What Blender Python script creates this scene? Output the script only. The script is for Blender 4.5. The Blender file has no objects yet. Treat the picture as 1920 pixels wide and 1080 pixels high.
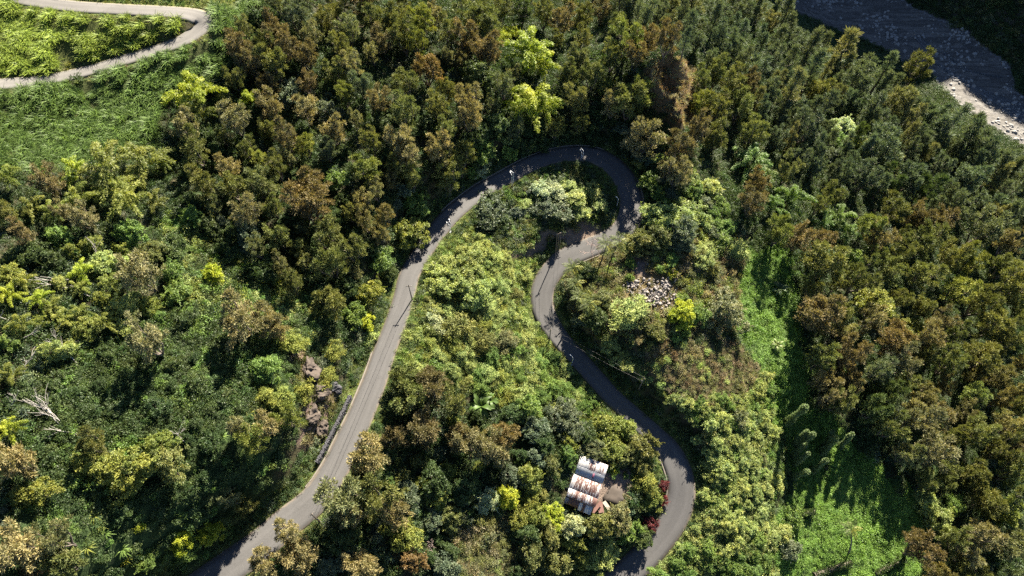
import bpy, math, random, zlib
import numpy as np
from mathutils import Vector, Matrix

# ------------------------------------------------------------------ camera, sky, sun, exposure
S = bpy.context.scene
COL = S.collection
FPX = 1281.0                      # focal length in photo pixels (24 mm equivalent)
CAMZ = 150.0
TILT = math.radians(30.0)         # up from straight down
ca, sa = math.cos(TILT), math.sin(TILT)
cam_d = bpy.data.cameras.new('camera')
cam_d.sensor_fit = 'HORIZONTAL'
cam_d.angle = 2 * math.atan(960.0 / FPX)
cam_d.clip_start = 1.0
cam_d.clip_end = 3000.0
cam = bpy.data.objects.new('camera', cam_d)
COL.objects.link(cam)
cam.location = (0, 0, CAMZ)
cam.rotation_euler = (TILT, 0, 0)
S.camera = cam

SUN_AZ = math.radians(23.0)       # from +Y towards +X
SUN_EL = math.radians(34.0)
world = bpy.data.worlds.new('World')
S.world = world
world.use_nodes = True
wn = world.node_tree
for n in list(wn.nodes):
    wn.nodes.remove(n)
sky = wn.nodes.new('ShaderNodeTexSky')
sky.sky_type = 'NISHITA'
sky.sun_disc = False
sky.sun_elevation = SUN_EL
sky.sun_rotation = SUN_AZ
sky.altitude = 1200.0
sky.air_density = 0.6
sky.dust_density = 0.1
bg = wn.nodes.new('ShaderNodeBackground')
bg.inputs['Strength'].default_value = 0.05
wo = wn.nodes.new('ShaderNodeOutputWorld')
wn.links.new(sky.outputs[0], bg.inputs[0])
wn.links.new(bg.outputs[0], wo.inputs[0])

sun_d = bpy.data.lights.new('sun', 'SUN')
sun_d.energy = 5.0
sun_d.angle = math.radians(0.5)
sun_d.color = (1.0, 0.90, 0.74)
sun = bpy.data.objects.new('sun', sun_d)
COL.objects.link(sun)
sd = Vector((math.sin(SUN_AZ) * math.cos(SUN_EL), math.cos(SUN_AZ) * math.cos(SUN_EL), math.sin(SUN_EL)))
sun.rotation_euler = sd.to_track_quat('Z', 'Y').to_euler()
sun.location = sd * 300

S.view_settings.view_transform = 'Standard'
S.view_settings.look = 'None'
S.view_settings.exposure = 2.6
S.view_settings.gamma = 1.0
S.view_settings.use_curve_mapping = False
S.cycles.max_bounces = 5
S.cycles.diffuse_bounces = 2
S.cycles.glossy_bounces = 2
S.cycles.transmission_bounces = 3
S.cycles.transparent_max_bounces = 4
S.cycles.use_denoising = False
S.cycles.use_adaptive_sampling = True
S.cycles.adaptive_threshold = 0.02

rng = np.random.default_rng(7)
random.seed(7)

# ------------------------------------------------------------------ projection helpers
def ray(px, py):
    u = (np.asarray(px, float) - 960) / FPX
    v = (540 - np.asarray(py, float)) / FPX
    return u, v * ca + sa, v * sa - ca

def at_z(px, py, z):
    dx, dy, dz = ray(px, py)
    t = (np.asarray(z, float) - CAMZ) / dz
    return dx * t, dy * t

def to_px(x, y, z):
    zz = z - CAMZ
    dep = y * sa - zz * ca
    dep = np.where(dep < 1, 1, dep)
    return 960 + FPX * x / dep, 540 - FPX * (y * ca + zz * sa) / dep, dep

def smooth(e0, e1, x):
    t = np.clip((x - e0) / (e1 - e0), 0, 1)
    return t * t * (3 - 2 * t)

def inpoly(px, py, poly):
    px = np.asarray(px); py = np.asarray(py)
    r = np.zeros(px.shape, bool)
    n = len(poly)
    for i in range(n):
        x1, y1 = poly[i]; x2, y2 = poly[(i + 1) % n]
        if y1 == y2:
            continue
        c = ((y1 > py) != (y2 > py)) & (px < (x2 - x1) * (py - y1) / (y2 - y1) + x1)
        r ^= c
    return r

def vnoise(x, y, seed):
    xi = np.floor(x).astype(np.int64); yi = np.floor(y).astype(np.int64)
    fx = x - xi; fy = y - yi
    fx = fx * fx * (3 - 2 * fx); fy = fy * fy * (3 - 2 * fy)
    def h(a, b):
        n = (a * 374761393 + b * 668265263 + seed * 974634777) & 0x7fffffff
        n = ((n ^ (n >> 13)) * 1274126177) & 0x7fffffff
        return ((n ^ (n >> 16)) & 0xffff) / 65535.0
    a = h(xi, yi); b = h(xi + 1, yi); c = h(xi, yi + 1); d = h(xi + 1, yi + 1)
    return (a * (1 - fx) + b * fx) * (1 - fy) + (c * (1 - fx) + d * fx) * fy

def fbm(x, y, seed, o=4):
    s = 0; a = 1; t = 0
    for i in range(o):
        s = s + a * vnoise(x * 2 ** i, y * 2 ** i, seed + i); t += a; a *= .5
    return s / t

def spline(pts, step):
    """Catmull-Rom through rows of PTS, resampled about every STEP metres."""
    P = np.asarray(pts, float)
    P = np.vstack([2 * P[0] - P[1], P, 2 * P[-1] - P[-2]])
    out = []
    for i in range(1, len(P) - 2):
        t = np.linspace(0, 1, 24, endpoint=False)[:, None]
        p0, p1, p2, p3 = P[i - 1], P[i], P[i + 1], P[i + 2]
        out.append(.5 * (2 * p1 + (p2 - p0) * t + (2 * p0 - 5 * p1 + 4 * p2 - p3) * t ** 2 + (3 * p1 - p0 - 3 * p2 + p3) * t ** 3))
    out.append(P[-2][None])
    Q = np.vstack(out)
    L = np.concatenate([[0], np.cumsum(np.hypot(*np.diff(Q[:, :2], axis=0).T))])
    s = np.linspace(0, L[-1], max(2, int(L[-1] / step)))
    return np.stack([np.interp(s, L, Q[:, k]) for k in range(Q.shape[1])], 1), s

# ------------------------------------------------------------------ terrain
# mountain road: photo pixel of the centre line, height, width
ROADP = [(300, 1150, 22.4, 6.2), (360, 1112, 21.7, 6.1), (425, 1066, 20.9, 6.1), (480, 1028, 20.2, 6.1), (540, 978, 19.4, 6.0), (590, 936, 18.7, 5.8), (625, 885, 18, 5.5),
 (652, 830, 17.3, 5.4), (678, 775, 16.6, 5.3), (702, 715, 15.8, 5.1), (722, 656, 15, 4.9), (739, 613, 14.4, 4.8), (757, 558, 13.6, 4.8), (767, 517, 13, 4.8),
 (788, 478, 12.4, 4.9), (813, 441, 11.8, 5.0), (843, 405, 11.2, 5.0), (873, 379, 10.6, 5.0), (905, 356, 10, 5.0), (938, 338, 9.4, 5.0), (970, 320, 8.8, 5.0), (998, 306, 8.3, 5.0),
 (1028, 295, 7.8, 5.0), (1055, 289, 7.3, 5.1), (1080, 287, 6.9, 5.3), (1105, 289, 6.4, 5.6), (1127, 296, 6, 5.8), (1148, 309, 5.5, 6.0), (1168, 331, 5, 6.2), (1180, 358, 4.5, 6.2),
 (1184, 385, 4, 6.2), (1180, 410, 3.6, 6.2), (1166, 432, 3.2, 6.0), (1143, 448, 2.8, 5.9), (1116, 460, 2.4, 5.9), (1090, 471, 2, 5.9), (1060, 484, 1.5, 5.9), (1038, 505, 1, 5.9),
 (1023, 528, .5, 5.9), (1016, 552, 0, 5.8), (1019, 581, -.6, 5.6), (1032, 609, -1.2, 5.2), (1050, 635, -1.8, 4.8), (1075, 662, -2.4, 4.6), (1100, 690, -3, 4.5), (1125, 718, -3.6, 4.5),
 (1150, 746, -4.3, 4.5), (1187, 780, -5.2, 4.7), (1227, 817, -6.2, 5.2), (1255, 847, -7.1, 5.8), (1271, 880, -7.9, 6.2), (1278, 910, -8.6, 6.3), (1275, 943, -9.4, 6.3),
 (1258, 982, -10.3, 6.2), (1224, 1027, -11.3, 6.1), (1172, 1079, -12.4, 6.1), (1130, 1112, -13.2, 6.0), (1080, 1150, -14, 6.0)]
RP = np.array(ROADP, float)
rx, ry = at_z(RP[:, 0], RP[:, 1], RP[:, 2])
ROAD, ROAD_S = spline(np.stack([rx, ry, RP[:, 2], RP[:, 3]], 1), 0.9)

CTRL = [(560, 760, 26), (600, 720, 22.5), (500, 600, 29), (640, 600, 21), (600, 480, 24), (720, 440, 21), (700, 330, 24), (800, 330, 19.5), (860, 250, 20), (880, 318, 16.5), (960, 272, 12.5), (1060, 250, 10), (1130, 262, 7.5), (950, 200, 16.5), (1050, 200, 13), (1150, 230, 9.5),
 (480, 900, 28), (300, 900, 34), (300, 700, 37), (300, 500, 37), (100, 1000, 42), (0, 700, 47), (0, 400, 46), (200, 400, 41), (450, 400, 31), (450, 250, 32), (300, 200, 38), (0, 250, 45), (150, 80, 46), (400, 40, 42), (0, 0, 50),
 (600, 200, 27), (600, 50, 29), (800, 100, 20), (800, 0, 18), (950, 50, 14), (1100, 60, 8), (1100, -60, 4), (800, -80, 20), (500, -80, 38), (200, -80, 52), (-150, 200, 52), (-150, 600, 54), (-150, 1000, 50), (200, 1160, 34), (-100, 1200, 48),
 (1250, 140, 15), (1235, 200, 14), (1300, 230, 3.5), (1335, 130, 3), (1250, 330, 8), (1300, 400, 7), (1240, 470, 7), (1200, 505, 5.5), (1250, 560, 5.2), (1150, 560, 5.4), (1100, 560, 5), (1330, 560, 2.4), (1380, 480, 0.5), (1180, 640, 3.4), (1110, 630, 1.6),
 (1300, 700, .6), (1240, 740, -1.0), (1330, 820, -3.4), (1360, 950, -9), (1320, 1050, -12), (1420, 1060, -15), (1440, 560, -5), (1450, 700, -8), (1460, 850, -14), (1540, 870, -19), (1600, 960, -21), (1560, 1060, -22), (1700, 1000, -26), (1600, 700, -14), (1700, 800, -24),
 (1500, 480, -7), (1600, 550, -14), (1450, 350, -5), (1550, 350, -14), (1450, 200, -9), (1400, 80, -13), (1250, 30, -3), (1550, 200, -25), (1550, 90, -35), (1450, 20, -30), (1650, 150, -46), (1650, 300, -28), (1800, 300, -46), (1900, 360, -54), (1800, 450, -40), (1800, 600, -34), (1920, 600, -40), (1920, 850, -38), (1920, 1080, -38), (1800, 900, -32), (1750, 1150, -32), (1450, 1160, -19), (2100, 700, -48), (2100, 1000, -48),
 (880, 640, 9), (860, 520, 10), (900, 450, 9), (950, 560, 5), (1040, 390, 7.2), (1000, 350, 8.2), (1110, 350, 6.3), (1000, 440, 5.6), (1060, 440, 3.6), (820, 800, 9), (900, 900, 4), (700, 950, 13.5), (650, 1030, 14.5), (780, 1060, 7), (930, 1040, 1), (1000, 700, 1.5), (1050, 800, -.8), (1100, 905, -3.4), (1180, 900, -5), (1050, 1000, -4), (1130, 1030, -8.2), (1000, 1090, -5), (1180, 940, -6.2), (900, 1200, 1)]
RIV = [(1560, 20), (1640, 60), (1700, 50), (1760, 120), (1830, 150), (1850, 200), (1905, 230), (1600, -40), (1500, -50), (1970, 300), (2060, 340), (1400, -110), (1690, 10), (1800, 70), (1880, 140)]
EDGE = [(1540, 62, -54), (1680, 125, -56), (1790, 215, -56), (1880, 285, -57), (1960, 380, -58), (1440, -10, -50), (1350, -60, -40), (2080, 480, -56)]
pts = [(*at_z(a, b, z), z) for a, b, z in CTRL + EDGE] + [(*at_z(a, b, -60), -60.) for a, b in RIV]
pts += [tuple(p[:3]) for p in ROAD[::5]]
CP = np.array([[float(q) for q in p] for p in pts])
def kern(d2):
    return .5 * d2 * np.log(d2 + 1e-6)
SC = 100.
A2 = CP[:, :2] / SC
d2 = ((A2[:, None] - A2[None]) ** 2).sum(-1)
n_ = len(CP)
M_ = np.zeros((n_ + 3, n_ + 3))
M_[:n_, :n_] = kern(d2) + np.eye(n_) * 2e-4
M_[:n_, n_] = 1; M_[:n_, n_ + 1:] = A2
M_[n_, :n_] = 1; M_[n_ + 1:, :n_] = A2.T
W_ = np.linalg.solve(M_, np.concatenate([CP[:, 2], [0, 0, 0]]))
def rbf(x, y):
    q = np.stack([x, y], -1) / SC
    out = np.empty(len(q))
    for i in range(0, len(q), 8000):
        c = q[i:i + 8000]
        out[i:i + 8000] = kern(((c[:, None] - A2[None]) ** 2).sum(-1)) @ W_[:n_] + W_[n_] + c @ W_[n_ + 1:]
    return out

X0, X1, Y0, Y1, GS = -240., 470., -45., 500., 1.6
gx = np.arange(X0, X1, GS); gy = np.arange(Y0, Y1, GS)
GX, GY = np.meshgrid(gx, gy)
fx, fy = GX.ravel(), GY.ravel()
fz = np.clip(rbf(fx, fy), -60, 75)
# far bank of the river rises into a steep mountain side
b0 = np.array(at_z(1700, 2, -60)); b1 = np.array(at_z(1908, 150, -60))
bd = (b1 - b0) / np.hypot(*(b1 - b0))
bn = np.array([-bd[1], bd[0]])
if bn[0] < 0: bn = -bn
dist_b = (fx - b0[0]) * bn[0] + (fy - b0[1]) * bn[1] + (fbm(fx / 30, fy / 30, 91) - .5) * 14
side = (fx - b0[0]) * bd[0] + (fy - b0[1]) * bd[1]
MTCUT, MTA, MTB = .73, -160., -20.  # unseen upper ridge, shaped to shade the river and leave a sunlit strip
mt = np.clip(dist_b, 0, 150) * (1.0 + .35 * fbm(fx / 22, fy / 22, 5)) * (1 - MTCUT * smooth(MTA, MTB, side)) + smooth(6, 60, dist_b) * 42 - np.clip(dist_b - 190, 0, 400) * .5

fz = np.where(dist_b > 0, np.minimum(fz, -60) + mt, fz)
# keep the riverbed flat between the forest edge and the bank
fz = fz + (fbm(fx / 14, fy / 14, 3) - .5) * 2.2 * smooth(-60, -52, fz) + (fbm(fx / 4, fy / 4, 8, 3) - .5) * .7
# bluff: rough earth ridges
def ridge_line(pp, width, height, s):
    global fz
    a = np.array([at_z(q[0], q[1], 16) for q in pp]); L, _ = spline(a, .8)
    wob = (fbm(fx / 3, fy / 3, s, 3) - .5) * 2.4
    d = np.sqrt(((fx[:, None] - L[None, :, 0]) ** 2 + (fy[:, None] - L[None, :, 1]) ** 2).min(1)) + wob if len(L) else 0
    fz = np.maximum(fz, fz + height * np.exp(-(d / width) ** 2) * (.7 + .6 * fbm(fx / 2.5, fy / 2.5, s + 5, 3)))
near_bluff = None
ridge_line([(1205, 160), (1225, 128), (1255, 120), (1275, 135)], 2.6, 5.5, 201)
ridge_line([(1210, 165), (1235, 185), (1258, 195), (1270, 212)], 2.2, 5.5, 202)
ridge_line([(1258, 128), (1275, 155), (1280, 175)], 1.8, 4.0, 203)
ridge_line([(1282, 124), (1298, 140), (1300, 160)], 2.0, 4.5, 204)
ridge_line([(1270, 195), (1285, 220), (1292, 240)], 1.8, 3.0, 205)
# road bench cut into the slope
def nearest(x, y, line):
    d = np.full(len(x), 1e9); k = np.zeros(len(x), int)
    for i in range(0, len(x), 20000):
        e = (x[i:i + 20000, None] - line[None, :, 0]) ** 2 + (y[i:i + 20000, None] - line[None, :, 1]) ** 2
        k[i:i + 20000] = e.argmin(1); d[i:i + 20000] = np.sqrt(e.min(1))
    return d, k
rd, rk = nearest(fx, fy, ROAD)
hw = ROAD[rk, 3] / 2
zr = ROAD[rk, 2]
w = smooth(hw + 1.3, hw + 6.5, rd)
fz = fz * w + (zr - .06) * (1 - w)
fz = np.where(rd < hw - .2, zr - .45, fz)
# ribs added to the vine slope's shape to give downhill streaks of shade
q_x, q_y, _ = to_px(fx, fy, fz)
vz = smooth(1380, 1470, q_x) * smooth(1760, 1690, q_x) * smooth(470, 560, q_y)
fz = fz + vz * ((fbm(fx / 3.2, fy / 22, 401, 2) - .5) * 3.2 + (fbm(fx / 7, fy / 7, 402, 2) - .5) * 1.6)
FZ = fz.reshape(GX.shape)

def hgt(x, y):
    x = np.asarray(x, float); y = np.asarray(y, float)
    i = np.clip((x - X0) / GS, 0, len(gx) - 1.001); j = np.clip((y - Y0) / GS, 0, len(gy) - 1.001)
    a = i.astype(int); b = j.astype(int); u = i - a; v = j - b
    return (FZ[b, a] * (1 - u) + FZ[b, a + 1] * u) * (1 - v) + (FZ[b + 1, a] * (1 - u) + FZ[b + 1, a + 1] * u) * v

def hit(px, py, dz=0.0):
    """Where the line of sight of a photo pixel meets the terrain raised by DZ."""
    px = np.atleast_1d(np.asarray(px, float)); py = np.atleast_1d(np.asarray(py, float))
    dz = np.broadcast_to(np.asarray(dz, float), px.shape)
    dx, dy, dd = ray(px, py)
    ts = np.arange(60., 600., 1.0)
    tt = np.empty(px.shape)
    for i in range(0, len(px), 400):
        j = slice(i, i + 400)
        X, Y, Zz = dx[j, None] * ts, dy[j, None] * ts, CAMZ + dd[j, None] * ts
        u = Zz < hgt(X, Y) + dz[j, None]
        tt[j] = np.where(u.any(1), ts[u.argmax(1)], 599.)
    a, b = tt - 1.0, tt.copy()
    for _ in range(12):
        m = (a + b) / 2
        u = CAMZ + dd * m < hgt(dx * m, dy * m) + dz
        b = np.where(u, m, b); a = np.where(u, a, m)
    x, y = dx * b, dy * b
    return x, y, hgt(x, y), b

def road_dist(x, y):
    d, k = nearest(np.asarray(x, float), np.asarray(y, float), ROAD)
    return d - ROAD[k, 3] / 2

# farm track
TRK = [(-60, 166, 4.2), (0, 158, 4.2), (60, 153, 4.0), (120, 143, 4.0), (180, 128, 4.0), (240, 110, 4.2), (300, 92, 4.4), (345, 74, 4.8), (374, 55, 5.6), (380, 38, 6.0), (355, 26, 5.2), (300, 21, 4.6), (220, 17, 4.4), (140, 12, 4.4), (60, 2, 4.2), (0, -12, 4.2)]
tx, ty, tz, _ = hit([p[0] for p in TRK], [p[1] for p in TRK])
TRACK, TRACK_S = spline(np.stack([tx, ty, tz, np.array([p[2] * .86 for p in TRK])], 1), 1.0)
for _ in range(6):
    TRACK[1:-1, 2] = (TRACK[:-2, 2] + TRACK[1:-1, 2] + TRACK[2:, 2]) / 3
kd, kk = nearest(fx, fy, TRACK)
w = smooth(TRACK[kk, 3] / 2 + .6, TRACK[kk, 3] / 2 + 4, kd)
fz = fz * w + (TRACK[kk, 2] - .05) * (1 - w)
fz = np.where(kd < TRACK[kk, 3] / 2 - .2, TRACK[kk, 2] - .4, fz)
FZ = fz.reshape(GX.shape)
def track_dist(x, y):
    d, k = nearest(np.asarray(x, float), np.asarray(y, float), TRACK)
    return d - TRACK[k, 3] / 2

# ------------------------------------------------------------------ zones (photo outline of each kind of ground cover)
Z = {
 'grass_top': [(40, -40), (480, -60), (480, 4), (400, 16), (330, 13), (200, 8), (60, -10)],
 'cane_upper': [(-60, -40), (30, -30), (110, 14), (200, 22), (330, 28), (352, 42), (335, 66), (290, 82), (240, 100), (180, 118), (120, 133), (40, 147), (-60, 154)],
 'cane_lower': [(-60, 172), (60, 163), (140, 153), (250, 122), (320, 100), (385, 70), (400, 40), (400, 14), (480, -10), (500, 20), (470, 70), (430, 110), (400, 150), (330, 165), (300, 230), (295, 285), (180, 300), (90, 325), (0, 318), (-60, 320)],
 'riverbed': [(1400, -200), (1446, -4), (1540, 48), (1640, 88), (1735, 138), (1800, 200), (1880, 252), (1925, 282), (2050, 360), (2150, 330), (1990, 230), (1908, 170), (1898, 127), (1867, 100), (1820, 63), (1773, 37), (1713, 13), (1690, -5), (1640, -60), (1600, -200)],
 'vine': [(1462, 790), (1480, 900), (1462, 960), (1440, 1010), (1470, 1100), (1720, 1100), (1740, 1010), (1720, 930), (1640, 870), (1560, 780), (1490, 760)],
 'vine_strip': [(1392, 470), (1470, 460), (1500, 600), (1510, 790), (1435, 800), (1425, 700), (1380, 620)],
 'pale_scrub': [(1180, 690), (1250, 745), (1330, 800), (1320, 900), (1300, 980), (1230, 1070), (1200, 1100), (1480, 1100), (1450, 1000), (1470, 900), (1450, 780), (1440, 690), (1400, 660), (1395, 745), (1300, 765), (1225, 710)],
 'brown_grass': [(1195, 640), (1240, 655), (1380, 640), (1425, 690), (1405, 750), (1300, 765), (1225, 715)],
 'knoll': [(1060, 520), (1100, 480), (1200, 460), (1300, 430), (1390, 440), (1400, 620), (1300, 640), (1190, 640), (1130, 640), (1080, 600)],
 'bluff': [(1198, 160), (1205, 135), (1230, 108), (1275, 108), (1305, 130), (1308, 160), (1296, 180), (1304, 240), (1280, 240), (1255, 215), (1215, 205)],
 'left_scrub': [(300, 400), (420, 400), (600, 560), (620, 640), (480, 640), (330, 560)],
 'ivy': [(250, 560), (420, 600), (560, 660), (560, 760), (520, 860), (460, 1000), (360, 1090), (0, 1090), (60, 720), (180, 620)],
 'pulloff': [(1040, 446), (1075, 425), (1100, 408), (1126, 420), (1130, 436), (1100, 452), (1075, 462)],
 'pulloff2': [(940, 480), (985, 455), (1040, 440), (1060, 455), (1000, 480), (960, 495)],
 'bare': [(1172, 482), (1192, 478), (1222, 495), (1215, 518), (1195, 524), (1180, 510)],
 'rockcut': [(540, 640), (575, 650), (600, 720), (640, 740), (612, 830), (570, 845), (555, 760)],
 'lens': [(880, 400), (940, 355), (1000, 322), (1090, 303), (1140, 330), (1158, 370), (1150, 410), (1080, 430), (960, 480), (890, 470)],
 'middle': [(770, 560), (800, 500), (850, 440), (900, 420), (960, 490), (1000, 480), (1000, 600), (1060, 680), (1170, 800), (1120, 840), (1000, 780), (800, 700), (740, 680)],
 'dry_field': [(840, 990), (920, 960), (1000, 970), (1000, 1080), (830, 1095)],
 'yard': [(1125, 905), (1140, 880), (1180, 870), (1195, 900), (1180, 940), (1140, 950), (1115, 940)],
 'dark_green': [(750, 850), (880, 830), (920, 960), (850, 1000), (700, 990)],
}
GCOL = {None: (.035, .032, .016), 'grass_top': (.085, .10, .022), 'cane_upper': (.05, .06, .015), 'cane_lower': (.04, .05, .014), 'riverbed': (.15, .15, .155), 'vine': (.05, .085, .02), 'vine_strip': (.05, .08, .02),
 'pale_scrub': (.06, .065, .022), 'brown_grass': (.10, .078, .04), 'knoll': (.09, .07, .03), 'bluff': (.105, .072, .038), 'left_scrub': (.03, .04, .014), 'ivy': (.02, .035, .01), 'pulloff': (.15, .112, .086), 'pulloff2': (.12, .09, .07), 'bare': (.14, .105, .085),
 'rockcut': (.12, .085, .07), 'lens': (.05, .055, .02), 'middle': (.06, .065, .02), 'dry_field': (.09, .07, .03), 'yard': (.13, .10, .08), 'dark_green': (.02, .03, .012)}
def zone_of(x, y, z):
    px, py, _ = to_px(x, y, z)
    out = np.full(len(x), '', object)
    qx = px + (fbm(x / 5, y / 5, 611, 3) - .5) * 46; qy = py + (fbm(x / 5, y / 5, 612, 3) - .5) * 40
    for k in ('left_scrub', 'ivy', 'middle', 'lens', 'pale_scrub', 'knoll', 'brown_grass', 'vine', 'vine_strip', 'dark_green', 'dry_field', 'cane_lower', 'cane_upper', 'grass_top', 'bluff', 'rockcut', 'pulloff2', 'pulloff', 'bare', 'yard', 'riverbed'):
        soft = k in ('left_scrub', 'ivy', 'middle', 'pale_scrub', 'knoll', 'brown_grass', 'vine', 'vine_strip', 'dark_green', 'dry_field', 'rockcut', 'pulloff2')
        out[inpoly(qx if soft else px, qy if soft else py, Z[k])] = k
    out[(out == 'riverbed') & (z > -50)] = ''
    return out

# ------------------------------------------------------------------ materials
def new_mat(name):
    m = bpy.data.materials.new(name); m.use_nodes = True
    nt = m.node_tree
    for n in list(nt.nodes): nt.nodes.remove(n)
    o = nt.nodes.new('ShaderNodeOutputMaterial')
    return m, nt, o

class N:
    def __init__(s, nt): s.nt = nt
    def __call__(s, typ, **kw):
        n = s.nt.nodes.new(typ)
        for k, v in kw.items():
            if k[0] == 'i' and k[1:].isdigit(): s.put(n, int(k[1:]), v)
            else: setattr(n, k, v)
        return n
    def put(s, n, i, v):
        if hasattr(v, 'is_output') or isinstance(v, bpy.types.NodeSocket): s.nt.links.new(v, n.inputs[i])
        else: n.inputs[i].default_value = v
    def mix(s, f, a, b, mode='MIX'):
        n = s.nt.nodes.new('ShaderNodeMix'); n.data_type = 'RGBA'; n.blend_type = mode
        for sock, v in ((n.inputs[0], f), (n.inputs[6], a), (n.inputs[7], b)):
            if isinstance(v, bpy.types.NodeSocket): s.nt.links.new(v, sock)
            else: sock.default_value = v if not isinstance(v, tuple) or len(v) == 4 else (*v, 1)
        return n.outputs[2]
    def math(s, op, a, b=None, c=None):
        n = s.nt.nodes.new('ShaderNodeMath'); n.operation = op
        for i, v in enumerate((a, b, c)):
            if v is not None: s.put(n, i, v)
        return n.outputs[0]
    def ramp(s, f, stops):
        n = s.nt.nodes.new('ShaderNodeValToRGB')
        while len(n.color_ramp.elements) < len(stops): n.color_ramp.elements.new(.5)
        for e, (p, c) in zip(n.color_ramp.elements, stops):
            e.position = p; e.color = (*c, 1) if isinstance(c, tuple) else (c, c, c, 1)
        s.nt.links.new(f, n.inputs[0]); return n.outputs[0]
    def noise(s, scale, detail=4, vec=None, rough=.55):
        n = s.nt.nodes.new('ShaderNodeTexNoise'); n.inputs['Scale'].default_value = scale; n.inputs['Detail'].default_value = detail; n.inputs['Roughness'].default_value = rough
        if vec is not None: s.nt.links.new(vec, n.inputs['Vector'])
        return n.outputs[0]
    def bsdf(s, col, rough=.8, spec=.3, bump=None, bd=.1, bs=.6):
        p = s.nt.nodes.new('ShaderNodeBsdfPrincipled')
        for k, v in (('Base Color', col), ('Roughness', rough), ('Specular IOR Level', spec)):
            if isinstance(v, bpy.types.NodeSocket): s.nt.links.new(v, p.inputs[k])
            else: p.inputs[k].default_value = (*v, 1) if isinstance(v, tuple) else v
        if bump is not None:
            b = s.nt.nodes.new('ShaderNodeBump'); b.inputs['Distance'].default_value = bd; b.inputs['Strength'].default_value = bs
            s.nt.links.new(bump, b.inputs['Height']); s.nt.links.new(b.outputs[0], p.inputs['Normal'])
        return p

def plain(name, col, rough=.8, spec=.3, var=.35, scale=3., bump=0., metal=0.):
    m, nt, o = new_mat(name); n = N(nt)
    tc = nt.nodes.new('ShaderNodeTexCoord').outputs['Object']
    nz = n.noise(scale, 5, tc)
    c = n.mix(nz, tuple(x * (1 - var) for x in col), tuple(x * (1 + var) for x in col))
    p = n.bsdf(c, rough, spec, nz if bump else None, bump)
    p.inputs['Metallic'].default_value = metal
    nt.links.new(p.outputs[0], o.inputs[0])
    return m

def leaf_mat(name, trans=.4, lo=.5, hi=1.45, rough=.5, spec=.35, tcol=(1.2, 1.2, .6)):
    """Leaf colour comes from the plant's own tint, varied leaf by leaf."""
    m, nt, o = new_mat(name); n = N(nt)
    at = n('ShaderNodeAttribute', attribute_type='INSTANCER', attribute_name='tint').outputs['Color']
    lv = n('ShaderNodeAttribute', attribute_type='GEOMETRY', attribute_name='lv').outputs['Fac']
    k = n.math('MULTIPLY_ADD', lv, hi - lo, lo)
    c = n.mix(1.0, at, n.mix(lv, (.90, 1.04, 1.0), (1.08, 1.0, .85)), 'MULTIPLY')
    sc = nt.nodes.new('ShaderNodeVectorMath'); sc.operation = 'SCALE'
    nt.links.new(c, sc.inputs[0]); nt.links.new(k, sc.inputs['Scale'])
    p = n.bsdf(sc.outputs[0], rough, spec)
    tr = nt.nodes.new('ShaderNodeBsdfTranslucent')
    nt.links.new(n.mix(1.0, sc.outputs[0], tcol, 'MULTIPLY'), tr.inputs[0])
    mx = nt.nodes.new('ShaderNodeMixShader'); mx.inputs[0].default_value = trans
    nt.links.new(p.outputs[0], mx.inputs[1]); nt.links.new(tr.outputs[0], mx.inputs[2])
    nt.links.new(mx.outputs[0], o.inputs[0])
    return m

M = {}
M['needle'] = leaf_mat('needle_foliage', .24, .68, 1.3, .65, .15)
M['leaf'] = leaf_mat('broad_leaf', .32, .70, 1.3, .5, .22)
M['bamboo'] = leaf_mat('bamboo_leaf', .42, .62, 1.36, .5, .25, (1.2, 1.25, .4))
M['blade'] = leaf_mat('grass_blade', .4, .5, 1.4, .55, .3)
M['bark'] = plain('bark', (.10, .085, .07), .9, .2, .4, 4)
M['dead'] = plain('bleached_wood', (.24, .225, .205), .8, .2, .25, 3)
M['culm'] = plain('bamboo_culm', (.16, .17, .05), .5, .4, .3, 2)
M['post'] = plain('galvanised_post', (.55, .57, .60), .45, .5, .12, 5)
M['wood_pole'] = plain('weathered_pole', (.13, .11, .09), .85, .2, .3, 3)
M['wire'] = plain('wire', (.03, .03, .03), .6, .4, .1, 3)
M['kerb'] = plain('concrete_kerb', (.125, .112, .096), .9, .2, .35, 1.2, .03)
M['stone_dark'] = plain('basalt_stone', (.042, .042, .048), .85, .3, .5, 2.5, .05)
M['stone_pale'] = plain('pale_rubble', (.185, .168, .155), .9, .2, .35, 1.3, .05)
M['stone_grey'] = plain('river_boulder', (.21, .205, .195), .8, .3, .4, .7, .05)
M['rock'] = plain('cut_rock', (.062, .05, .042), .9, .2, .75, 1.1, .4)
M['wall'] = plain('timber_wall', (.22, .14, .10), .85, .2, .35, 2, .02)
M['concrete'] = plain('concrete_slab', (.055, .046, .039), .9, .2, .5, .6, .04)
M['glass'] = plain('window_glass', (.03, .035, .04), .1, .6, .1, 1)

def ground_mat():
    m, nt, o = new_mat('soil'); n = N(nt)
    c = n('ShaderNodeAttribute', attribute_type='GEOMETRY', attribute_name='gcol').outputs['Color']
    tc = nt.nodes.new('ShaderNodeTexCoord').outputs['Object']
    a = n.noise(.35, 6, tc, .65); b = n.noise(2.2, 5, tc, .7)
    k = n.ramp(n.math('MULTIPLY_ADD', a, .6, n.math('MULTIPLY', b, .4)), [(.28, .45), (.72, 1.5)])
    c2 = n.mix(1.0, c, k, 'MULTIPLY')
    p = n.bsdf(c2, .92, .2, b, .35, .8)
    nt.links.new(p.outputs[0], o.inputs[0]); return m
M['ground'] = ground_mat()

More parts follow.
